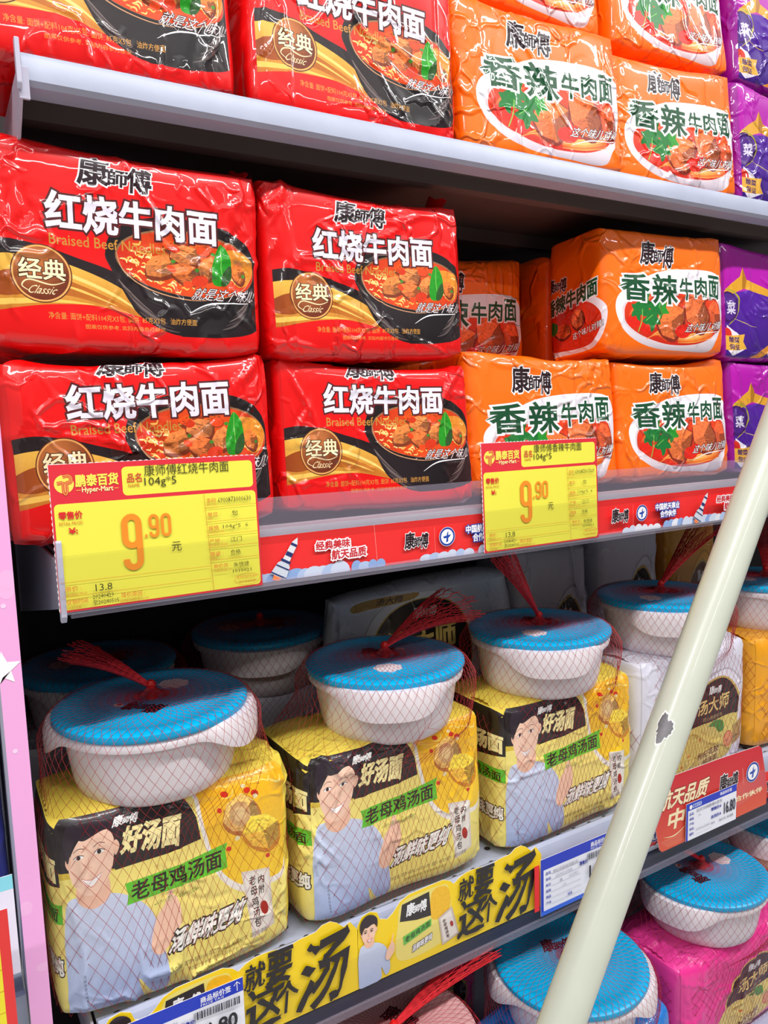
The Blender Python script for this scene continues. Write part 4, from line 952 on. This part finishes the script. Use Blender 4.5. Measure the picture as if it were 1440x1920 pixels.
soup_cutout(.360, 'yellow cut-out card with black brush lettering left of the blue-edged tag')

def blue_tag(W, H, label, loc, rot, price, name, full=True):
    A = Art(W, H, (236, 236, 248), .01); BL = (20, 52, 190); IN = (60, 60, 110)
    A.poly([(0,.80),(1,.80),(1,1),(0,1)], BL); A.poly([(0,0),(.035,0),(.035,1),(0,1)], BL)
    A.text('商品标价签', (.66,.86,.90,.95), [(.02,WHITE)], 2)
    if full:
        A.poly([(0,0),(1,0),(1,.075),(0,.075)], (50,100,220)); A.text('PRICE TAG', (.66,.815,.84,.85), [(0,WHITE)], 1); A.stroke([(.95,.83),(.95,.97)], .0008, WHITE, 0, 2, False); A.stroke([(.925,.92),(.95,.97),(.975,.92)], .0008, WHITE, 0, 2, False)
        for i, c in enumerate(('品名','条码','单位','规格','等级','产地')):
            v = .70-.105*i; A.text(c, (.06,v,.125,v+.055), [(.01,(50,60,170))], 1); A.stroke([(.13,v-.012),(.52,v-.012)], .0003, (110,110,130), 0, 2, False)
        A.text(name, (.15,.695,.48,.76), [(0,(150,150,160))], 1); A.text('6937962117308', (.18,.605,.40,.65), [(0,(150,150,170))], 1); A.text('袋', (.24,.495,.27,.545), [(0,IN)], 1); A.text('20100801', (.36,.515,.48,.555), [(0,(150,150,170))], 1); A.text('1*6', (.28,.395,.32,.435), [(0,(150,150,170))], 1); A.text('销售', (.34,.18,.40,.23), [(.01,(50,60,170))], 1); A.text('零售价:', (.50,.62,.61,.69), [(.04,(30,44,150))], 2)
        rnd = random.Random(4); u = .60
        while u < .96:
            w = rnd.choice([.004,.004,.008,.012]); A.poly([(u,.66),(u+w,.66),(u+w,.775),(u,.775)], (40,40,60)); u += w+rnd.choice([.004,.006,.008])
        A.text(price, (.62,.35,.93,.56), [(.03,(26,26,34))], 3)
    else:
        A.ell(.085, .885, .028, .03, WHITE, 0, 0, 20); A.poly(rrect(.12,.84,.29,.94,.001,W,H), (200,214,246)); A.text('鹏泰百货', (.13,.855,.28,.925), [(.02,BL)], 1)
        for i, c in enumerate(('品名:','规格:','产地:','条码:','编码:')): A.text(c, (.06,.66-.135*i,.15,.735-.135*i), [(.01,(50,60,170))], 1)
        A.text(name, (.20,.68,.70,.77), [(0,(110,110,130))], 1); A.text('1*6', (.23,.56,.28,.61), [(0,(130,130,150))], 1); A.text('零售价:¥', (.48,.54,.68,.63), [(.03,(40,50,160))], 1); A.text('会员价:¥', (.48,.33,.68,.42), [(.03,(40,50,160))], 1)
        A.text(price, (.74,.32,.97,.62), [(.025,(40,40,60))], 3); A.text('6937962130802', (.18,.20,.46,.25), [(0,(130,130,150))], 1); A.text('单位:', (.48,.18,.56,.24), [(0,IN)], 1); A.text('物价员: 朱情建', (.64,.16,.93,.23), [(0,(90,90,110))], 1); A.stroke([(.18,.11),(.5,.11)], .0003, (130,130,150), 0, 2, False)
    return outline_card('price_tag', label, 'price tag', A, [(0,0),(W,0),(W,H),(0,H)], loc, rot, .0006)
blue_tag(.135, .078, 'white price tag with blue border on the shelf edge, partly behind the pole', (.626, .6940, .6555), (0,0,0), '16.80', '枸杞花胶炖汤面5包')
blue_tag(.130, .072, 'blue-topped price tag on the shelf edge below the leftmost bowl', (.094, .6940, .6705), (0,0,0), '16.80', '老母鸡汤面5包')
blue_tag(.118, .058, 'small blue-topped price tag reading 16.80 stuck on the red sign', (.905, .6895, .6710), (0,0,0), '16.80', '日式叉烧豚骨5连包', False)
m = MB(); m.box(.6165, .6245, .6950, .6956, .664, .727); tag(m.build('red_label', plain('red_paper', (232, 34, 40), .5)), 'narrow red paper slip left of the blue-bordered tag', 'label')

def red_sign():
    W, H = .268, .112; A = Art(W, H, (214, 24, 44), .01); k, h = 1/W, 1/H; B = lambda *ps: [((a-.840)*k, (b-.668)*h) for a, b in ps]
    out = [(.018,.001),(.266,.002),(.268,.03),(.252,.092),(.250,.100),(.243,.106),(.14,.110),(.034,.1115),(.001,.048),(.012,.006)]
    A.S = []; A.poly([(a*k, b*h) for a, b in out], grad_v((222,86,56), (206,14,40), 0, .75), .01)
    A.poly(B((.852,.684),(.97,.70),(1.06,.735),(1.10,.73),(1.105,.70),(.98,.676),(.87,.672)), grad_u((226,110,70),(206,70,80),0,1), .02)
    G = (252, 232, 190)
    A.text('航天品质', None, [(.075,(150,20,30)),(.03,G)], 2, .1, quad=B((.853,.732),(.958,.729),(.958,.756),(.850,.760)))
    A.text('中国', None, [(.03,G)], 2, .1, quad=B((.872,.698),(.945,.696),(.945,.724),(.870,.727))); A.stroke(B((.860,.690),(.885,.687),(.915,.698)), [.0002,.0018,.0003], G, 0)
    A.text('航天事业合作伙伴', None, [(.02,G)], 1, quad=B((.955,.697),(1.094,.695),(1.093,.704),(.955,.706)))
    maker_logo(A, tuple(np.array(B((.986,.722),(1.030,.750))).ravel()), res=2)
    A.stroke(B((1.041,.748),(1.044,.722)), .0005, (250,200,190), 0, 2, False); emblem(A, *B((1.067,.735))[0], .0165*k)
    outline_card('shelf_sign', 'red and orange sign with rounded corners clipped over the third shelf edge', 'sign', A, out, (.840, .6930, .668), (0,0,0), .0008)
red_sign()
# ------------------------------------------------------------------ bowls netted onto noodle packs
prep('yellow', yellow_design(), .0042); prep('yellow_side', yellow_side(), .006); prep('master', master_design(), .0045); prep('master_round', master_design((222, 228, 240), True), .006)
prep('pink', master_design((236, 50, 146), False, (40, 30, 34)), .006); prep('gold', master_design((236, 160, 24), False, (120, 60, 20)), .006); prep('blue', master_design((36, 120, 206), False), .007)
RL = .101
def tube_lattice(V, E, r):
    """three-sided strands along the edges of a net"""
    a, b = V[E[:,0]], V[E[:,1]]; d = b-a; L = np.linalg.norm(d, axis=1); ok = L > 1e-5; a, b, d = a[ok], b[ok], d[ok]/L[ok][:,None]
    ref = np.where(np.abs(d[:,2:3]) < .8, [[0,0,1.]], [[1.,0,0]]); u = np.cross(d, ref); u /= np.linalg.norm(u, axis=1)[:,None]; w = np.cross(d, u); P = []
    for q in (a, b):
        for k in range(3): P.append(q+r*(u*math.cos(2.0944*k)+w*math.sin(2.0944*k)))
    n = len(a); P = np.stack(P, 1).reshape(-1, 3); base = np.arange(n)[:,None]*6; T = []
    for k in range(3):
        k2 = (k+1) % 3; T += [base+[[k,k2,3+k2]], base+[[k,3+k2,3+k]]]
    return P, np.concatenate(T)
def lattice(rows, cols, fn):
    V = []; E = []
    for i in range(rows+1):
        for j in range(cols): V.append(fn(i/rows, (j+(.5 if i % 2 else 0))/cols))
    for i in range(rows):
        for j in range(cols):
            a = i*cols+j; E += [(a, (i+1)*cols+(j if i % 2 == 0 else (j+1) % cols)), (a, (i+1)*cols+((j-1) % cols if i % 2 == 0 else j))]
    return np.array(V), np.array(E)
def net_mesh(W, T, Hp, pot_xy, zl):
    """zl: top of the lid above the foot of the pack"""
    ox, oy = pot_xy
    def fn(s, t):
        th = t*2*math.pi; c, sn = math.cos(th), math.sin(th)
        ro = 1/((abs(c)/(W/2))**5+(abs(sn)/(T/2))**5)**.2
        K = [(ox+.004*c, oy+.004*sn, zl+.012), (ox+.012*c, oy+.012*sn, zl+.003), (ox+(RL-.006)*c, oy+(RL-.006)*sn, zl+.0025), (ox+(RL+.003)*c, oy+(RL+.003)*sn, zl-.003), (ox+(RL+.0145)*c, oy+(RL+.0145)*sn, zl-.022), (ox+(RL+.0135)*c, oy+(RL+.0135)*sn, zl-.040),
             (max(abs(ox+(RL+.006)*c),abs(ro*c*.94))*np.sign(c) , max(abs(oy+(RL+.006)*sn),abs(ro*sn*.92))*np.sign(sn), Hp+.004), (ro*c*1.03, ro*sn*1.05, Hp*.84), (ro*c*1.035, ro*sn*1.06, Hp*.45), (ro*c*1.0, ro*sn*1.03, .012)]
        kn = [0, .045, .27, .30, .36, .41, .53, .64, .83, 1.0]
        for i in range(len(kn)-1):
            if s <= kn[i+1]:
                f = (s-kn[i])/(kn[i+1]-kn[i]); a, b = K[i], K[i+1]; return [a[q]+(b[q]-a[q])*f for q in range(3)]
        return K[-1]
    V, E = lattice(42, 66, fn)
    P, Tt = tube_lattice(V, E, .00021); return mesh_np('net', P, Tt, None, None, None, M['net'], True)
def tail_mesh(vec, lift, L, spread, flat, seed, cols=40, rows=14):
    v = Vector(vec).normalized(); side = v.cross(Vector((0,0,1))).normalized(); up = side.cross(v); rnd = random.Random(seed); ph = [rnd.uniform(-1,1) for _ in range(cols)]
    def fn(s, t):
        th = t*2*math.pi; r = .0035+spread*s**1.15; k = int(t*cols) % cols
        p = v*(L*s*(1+.10*ph[k]*s))+Vector((0,0,1))*(lift*s-lift*.55*s*s)
        p = p+side*(r*math.cos(th)*(1+.15*ph[k]*s))+up*(r*flat*math.sin(th)*(1-.2*ph[k]))
        return p[:]
    V, E = lattice(rows, cols, fn); P, Tt = tube_lattice(V, E, .00036); return mesh_np('net_tail', P, Tt, None, None, None, M['tail'], True)

def pot_meshes():
    m = MB(); m.lathe([(.0,.001),(.066,.0),(.074,.002),(.0805,.008),(.084,.02),(.0885,.05),(.092,.074),(.0925,.078),(.0895,.078),(.086,.05),(.080,.012),(.07,.006),(0,.005)], 96)
    body = m.build('bowl', M['pot'], None, smooth=True)
    seg = 128; prof = []
    V = []; F = []
    for k in range(seg):
        th = 2*math.pi*k/seg; h = 0
        for th0 in (0, math.pi):
            d = abs((th-th0+math.pi) % (2*math.pi)-math.pi); h = max(h, math.exp(-(d/.62)**4))
        ro = .0985+.0125*h; dz = .011+.024*h; top = .0785
        ring = [(.0920,top),(.0955,top+.0012),(ro-.0035,top-.0005),(ro-.0005,top-.004-.004*h),(ro,top-dz*.7),(ro-.0008,top-dz),(ro-.0024,top-dz),(ro-.0032,top-dz*.7),(ro-.0045,top-.006),(.0918,top-.006)]
        for r, z in ring: V.append((r*math.cos(th), r*math.sin(th), z))
    n = 10
    for k in range(seg):
        for i in range(n): F.append((k*n+i, ((k+1) % seg)*n+i, ((k+1) % seg)*n+(i+1) % n, k*n+(i+1) % n))
    m = MB(); m.add(V, F); skirt = m.build('handle_rim', M['pot'], None, smooth=True)
    m = MB(); m.lathe([(0,.0058),(.058,.0058),(.0615,.0046),(.082,.0044),(.0855,.0062),(.0975,.0058),(.1005,.0035),(.1012,.0),(.0995,-.0035),(.096,-.0035),(.0955,.0),(0,.0015)], 96)
    lid = m.build('lid', M['lid'], None, smooth=True)
    th = np.linspace(0, 2*np.pi, 72, endpoint=False); rr = .0135*(1+.16*np.abs(np.sin(th*3.5)))*np.array([1.0]*72)
    m = MB(); pts = [(.0+r*1.15*math.cos(a), -.045+r*math.sin(a)) for a, r in zip(th, rr)]
    m.add([(x, y, .0046) for x, y in pts]+[(x, y, .0061) for x, y in pts], [tuple(range(72, 144))]+[(i, (i+1) % 72, 72+(i+1) % 72, 72+i) for i in range(72)])
    vent = m.build('lid_sticker', M['vent'], None)
    A = Art(.06, .03, (0,0,0)); A.S = []; maker_logo(A, (.02,.1,.75,.95), (24,20,30), None, 2)
    A.ell(.88, .5, .09, .08, (236,226,230), 0, 0, 20); A.ell(.88, .46, .05, .04, (206,60,60), 0, 0, 16)
    v, t, C, z = A.card(.00005); ar = np.cross(v[t[:,1]]-v[t[:,0]], v[t[:,2]]-v[t[:,0]]); t = np.where((ar < 0)[:,None], t[:, [0,2,1]], t)
    logo = link(bpy.data.objects.new('lid_lettering', mesh_np('lid_lettering', np.stack([v[:,0]-.03, v[:,1]+.012, .0061+z], 1), t, C, v, None, PAPER, False)))
    m = MB(); m.lathe([(0,-.002),(.007,-.001),(.0055,.004),(.0035,.008),(.0045,.011),(.0055,.015),(.003,.019),(0,.0195)], 14); knot = m.build('net_knot', M['knot'], None, smooth=True)
    return body, skirt, lid, vent, logo, knot
POT = pot_meshes()
_nets = {}
def bundle(kind, x, yf, z, label, seed, W=.262, H=.205, T=.145, pot=(0, 0), yaw=0.0, rz=0.0, tail=None, lidyaw=0.0, tilt=(0, 0), group='bowls netted onto noodle packs', lid_mat=None):
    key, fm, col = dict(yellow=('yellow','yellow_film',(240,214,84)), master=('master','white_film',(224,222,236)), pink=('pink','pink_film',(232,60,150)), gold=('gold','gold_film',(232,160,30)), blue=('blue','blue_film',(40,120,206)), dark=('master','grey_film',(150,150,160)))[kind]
    o = empty('netted_bowl_set', (x, yf+T/2, z), (0, 0, rz)); tag(o, label, 'bowl set', group)
    pk = link(bpy.data.objects.new('noodle_pack', pack_mesh('noodle_pack', (W, T, H), dict({'front': PR[key]}, **({'left': PR['yellow_side']} if kind == 'yellow' else {})), col, seed, amp=.0056, vs=1.06, n=8.5, ncrease=14, dip=0.0, pin=.06, mat=MATTE_FILM)), o)
    # zigzag end seal lying on the shoulder of the pack
    n = 26; V = []; F = []
    for j in range(3):
        for i in range(n+1):
            u = i/n; xx = -W*.47+j*.014; V.append((xx-(.0022 if (i % 2 and j == 0) else 0), -T*.42+u*T*.84, H-.010+.010*math.sin(u*3.1)+.005*math.sin(j*1.7+u*6)))
    for j in range(2):
        for i in range(n): F.append((j*(n+1)+i, j*(n+1)+i+1, (j+1)*(n+1)+i+1, (j+1)*(n+1)+i))
    for sg in (-1, 1):
        m = MB(); m.add([(-sg*p[0], p[1], p[2]) for p in V], F); q = m.build('end_seal', M[fm], pk, smooth=True); q.modifiers.new('thick', 'SOLIDIFY').thickness = .0008
    pr = bpy.data.objects.new('bowl_body', None)
    body, skirt, lid, vent, logo, knot = POT
    zb = H-.004
    def put(src, par, loc, rot):
        c = src.copy(); link(c, par); c.location = loc; c.rotation_euler = rot; return c
    b = put(body, o, (pot[0], pot[1], zb), (tilt[0], tilt[1], yaw)); put(skirt, b, (0,0,0), (0,0,0))
    if lid_mat:
        lid = lid.copy(); lid.data = lid.data.copy(); lid.data.materials[0] = M[lid_mat]
    ld = put(lid, o, (pot[0], pot[1], zb+.0815), (tilt[0], tilt[1], yaw+lidyaw)); put(vent, ld, (0,0,0), (0,0,0)); put(logo, ld, (0,0,0), (0,0,0))
    zl = zb+.0815+.0062; nk = (W, T, H, pot)
    if nk not in _nets: _nets[nk] = net_mesh(W, T, H, pot, zl)
    link(bpy.data.objects.new('net', _nets[nk]), o)
    kn = put(knot, o, (pot[0], pot[1], zl), (0,0,0))
    if tail:
        vec, lift, L, spread, flat = tail
        tl = link(bpy.data.objects.new('net_tail', tail_mesh(vec, lift, L, spread, flat, seed)), kn); tl.location = (0, 0, .012)
    return o
Y_, Z3 = .741, .7155
bundle('yellow', .182, Y_, Z3, 'blue-lidded white bowl netted on a yellow noodle pack, at far left', 41, .250, .214, pot=(-.004,-.005), yaw=D(-30), lidyaw=D(165), tail=((-.7,.6,.25), .03, .09, .018, .5))
bundle('yellow', .448, Y_, Z3, 'blue-lidded white bowl netted on a yellow noodle pack, second from the left', 42, pot=(.022,-.005), yaw=D(-118), lidyaw=D(90), rz=D(2), tail=((1,-.05,.15), .05, .115, .044, .45))
bundle('yellow', .730, Y_, Z3, 'blue-lidded white bowl netted on a yellow noodle pack, third from the left', 43, pot=(-.002,-.005), yaw=D(-122), lidyaw=D(70), rz=D(2), tail=((-.55,.25,.95), .02, .105, .030, .5))
bundle('master', 1.008, Y_+.008, Z3, 'blue-lidded white bowl netted on a pearl white noodle pack, behind the pole', 44, .268, .212, pot=(-.008,-.003), yaw=D(-130), lidyaw=D(60), tail=((.85,.1,.45), .03, .15, .026, .5))
bundle('gold', 1.290, Y_+.01, Z3, 'blue-lidded white bowl netted on an amber pack at the right edge', 45, .262, .20, pot=(0,0), yaw=D(-100), tail=((.4,.3,.6), .02, .09, .02, .5))
G2 = 'bowl sets in the back row'
bundle('dark', .396, .978, Z3, 'blue-lidded bowl in the dark back row behind the two left bowls', 46, .25, .205, pot=(0,0), yaw=D(-110), group=G2)
bundle('dark', .164, .978, Z3, 'blue-lidded bowl in the dark back row behind the leftmost bowl', 47, .22, .195, pot=(0,0), yaw=D(-100), group=G2)
G3 = 'bowl sets on the base deck'; ZB = .3255
bundle('blue', .418, .630, ZB, 'pinkish bowl on a blue pack under the yellow cards, at the bottom edge', 51, .245, .170, pot=(-.01,.005), yaw=D(-60), tail=((1,.12,.12), .03, .15, .020, .5), lid_mat='blush', group=G3)
bundle('blue', .678, .618, ZB, 'blue-lidded bowl below the blue-bordered tag, crossed by the pole', 52, .25, .172, pot=(-.004,.0), yaw=D(-40), lidyaw=D(20), group=G3)
bundle('pink', .998, .662, ZB, 'blue-lidded bowl on a pink noodle pack below the red sign', 53, .27, .165, pot=(.006,0.0), yaw=D(10), lidyaw=D(80), tail=((-.75,.45,.25), .05, .12, .022, .5), group=G3)
bundle('gold', 1.275, .700, ZB, 'blue-lidded bowl on an amber pack at the lower right edge', 54, .25, .165, pot=(.0,0.0), yaw=D(10), tail=((.6,.4,.1), .02, .06, .015, .5), group=G3)
bundle('pink', .545, .880, ZB, 'blue-lidded bowl in the second row of the base deck', 55, .25, .17, yaw=D(-50), tail=((.3,-.6,.4), .03, .10, .022, .5), group=G3)
for s in POT: bpy.data.objects.remove(s)

# ------------------------------------------------------------------ large soft bags standing behind the bowls
def soft_bag(key, fm, col, x, yf, z, W, H, T, label, seed, rz=0):
    o = empty('noodle_bag', (x, yf+T/2, z), (D(-2), 0, rz)); tag(o, label, 'noodle bag', 'bags behind the bowls')
    link(bpy.data.objects.new('printed_bag', pack_mesh('printed_bag', (W, T, H), {'front': PR[key]}, col, seed, amp=.007, n=7, ncrease=14, dip=.004, pin=.10, mat=MATTE_FILM)), o)
soft_bag('master_round', 'grey_film', (206, 212, 226), .622, .927, Z3, .335, .345, .036, 'large pale grey bag with a round black badge behind the second bowl', 61, D(1))
soft_bag('master', 'grey_film', (206, 208, 222), .948, 1.00, Z3, .195, .36, .13, 'pale bag with a black badge behind the third bowl', 62)
soft_bag('master', 'grey_film', (206, 208, 222), 1.146, 1.00, Z3, .176, .40, .13, 'tall pale bag with a black badge left of the amber bag', 63)
soft_bag('gold', 'gold_film', (206, 130, 20), 1.332, 1.00, Z3, .17, .38, .13, 'tall amber bag at the back beside the pole', 64)

# ------------------------------------------------------------------ slanting painted pole in front of the shelves
def pole():
    a = Vector((.4380, .46, .7609)); b = Vector((.7465, .50, 1.1919)); d = (b-a).normalized()
    p0 = a+d*((0.012-a.z)/d.z); p1 = a+d*((1.98-a.z)/d.z); R = .0198
    r = empty('pole', (p0.x, p0.y, 0)); tag(r, 'cream painted metal pole with a chipped dark patch, slanting in front of the shelves', 'pole')
    o = Vector((p0.x, p0.y, 0)); L = (p1-p0).length
    m = MB(); n = 40; m.tube([p0-o+d*(L*i/n) for i in range(n+1)]+[p1-o+d*.006], [R]*(n+1)+[R*.6], 36); m.build('shaft', M['pole'], r, smooth=True)
    m = MB(); m.lathe([(0,0),(.055,0),(.055,.006),(.03,.012),(.0,.014)], 32); m.build('foot', M['chip'], r, smooth=True)
    # paint chip on the side that faces the aisle
    c = a+d*((.9865-a.z)/d.z)-o; look = (Vector((0,0,CAM_Z))-(c+o)); f = (look-d*look.dot(d)).normalized(); s = d.cross(f); rnd = random.Random(2)
    for nm, k, rr, mt in (('chip_rim', 1.16, R+.00012, 'chip_edge'), ('paint_chip', 1.0, R+.0003, 'chip')):
        n = 40; rnd = random.Random(8); V = []; 
        rad = [(1+.16*math.sin(3*2*math.pi*i/n+1)+.10*rnd.uniform(-1,1)+(-.22 if 6 <= i <= 9 else 0)+(-.18 if 24 <= i <= 27 else 0))*k for i in range(n)]
        for q in (0, .35, .7, 1.0):
            for i in range(n):
                t = 2*math.pi*i/n; ang = -.20+.0068*q*rad[i]*math.cos(t)/R; V.append(c+d*(.0145*q*rad[i]*math.sin(t))+(f*math.cos(ang)+s*math.sin(ang))*rr)
        F = [(j*n+i, j*n+(i+1) % n, (j+1)*n+(i+1) % n, (j+1)*n+i) for j in range(3) for i in range(n)]
        m = MB(); m.add(V, F); m.build(nm, M[mt], r)
pole()

# ------------------------------------------------------------------ what shows of the neighbouring bay at the left edge
def neighbour():
    m = MB(); m.box(-.9, .029, .73, 1.16, .770, .776); m.box(-.9, .029, .722, .73, .740, .79); o = m.build('shelf', M['shelf']); tag(o, 'edge of the grey shelf of the neighbouring bay at far left', 'shelf')
    A = Art(.2, .30, (16, 36, 150), .05); A.poly([(0,.3),(1,.5),(1,.62),(0,.42)], (40, 80, 200)); prep('navy', A, .01)
    o = empty('snack_bag', (-.068, .825, .777), (0,0,0)); tag(o, 'dark blue bag on the neighbouring shelf left of the pink board', 'snack bag')
    link(bpy.data.objects.new('printed_bag', pack_mesh('printed_bag', (.19, .13, .33), {'front': PR['navy']}, (16, 36, 150), 71, n=7)), o)
    A = Art(.12, .092, (236, 230, 246), .01); A.poly([(0,.86),(1,.86),(1,1),(0,1)], (140, 220, 236))
    outline_card('shelf_card', 'white card with a pale blue top edge left of the pink board', 'card', A, [(0,0),(.12,0),(.12,.092),(0,.092)], (-.094, .700, .828), (0,0,0))
    A = Art(.16, .13, (228, 50, 50), .01); A.poly(rrect(.02,.02,.95,.78,.004,.16,.13), (240, 222, 40))
    for v in (.15,.3,.45,.6): A.stroke([(.1,v),(.95,v)], .0004, (206,120,40), 0, 2, False)
    A.ell(.90, .40, .02, .02, (206,170,40), 0, 0, 16)
    outline_card('price_card', 'yellow and red price card cut off by the left edge of the picture', 'price card', A, [(0,0),(.16,0),(.16,.13),(0,.13)], (-.141, .672, .777), (0,0,0))
neighbour()
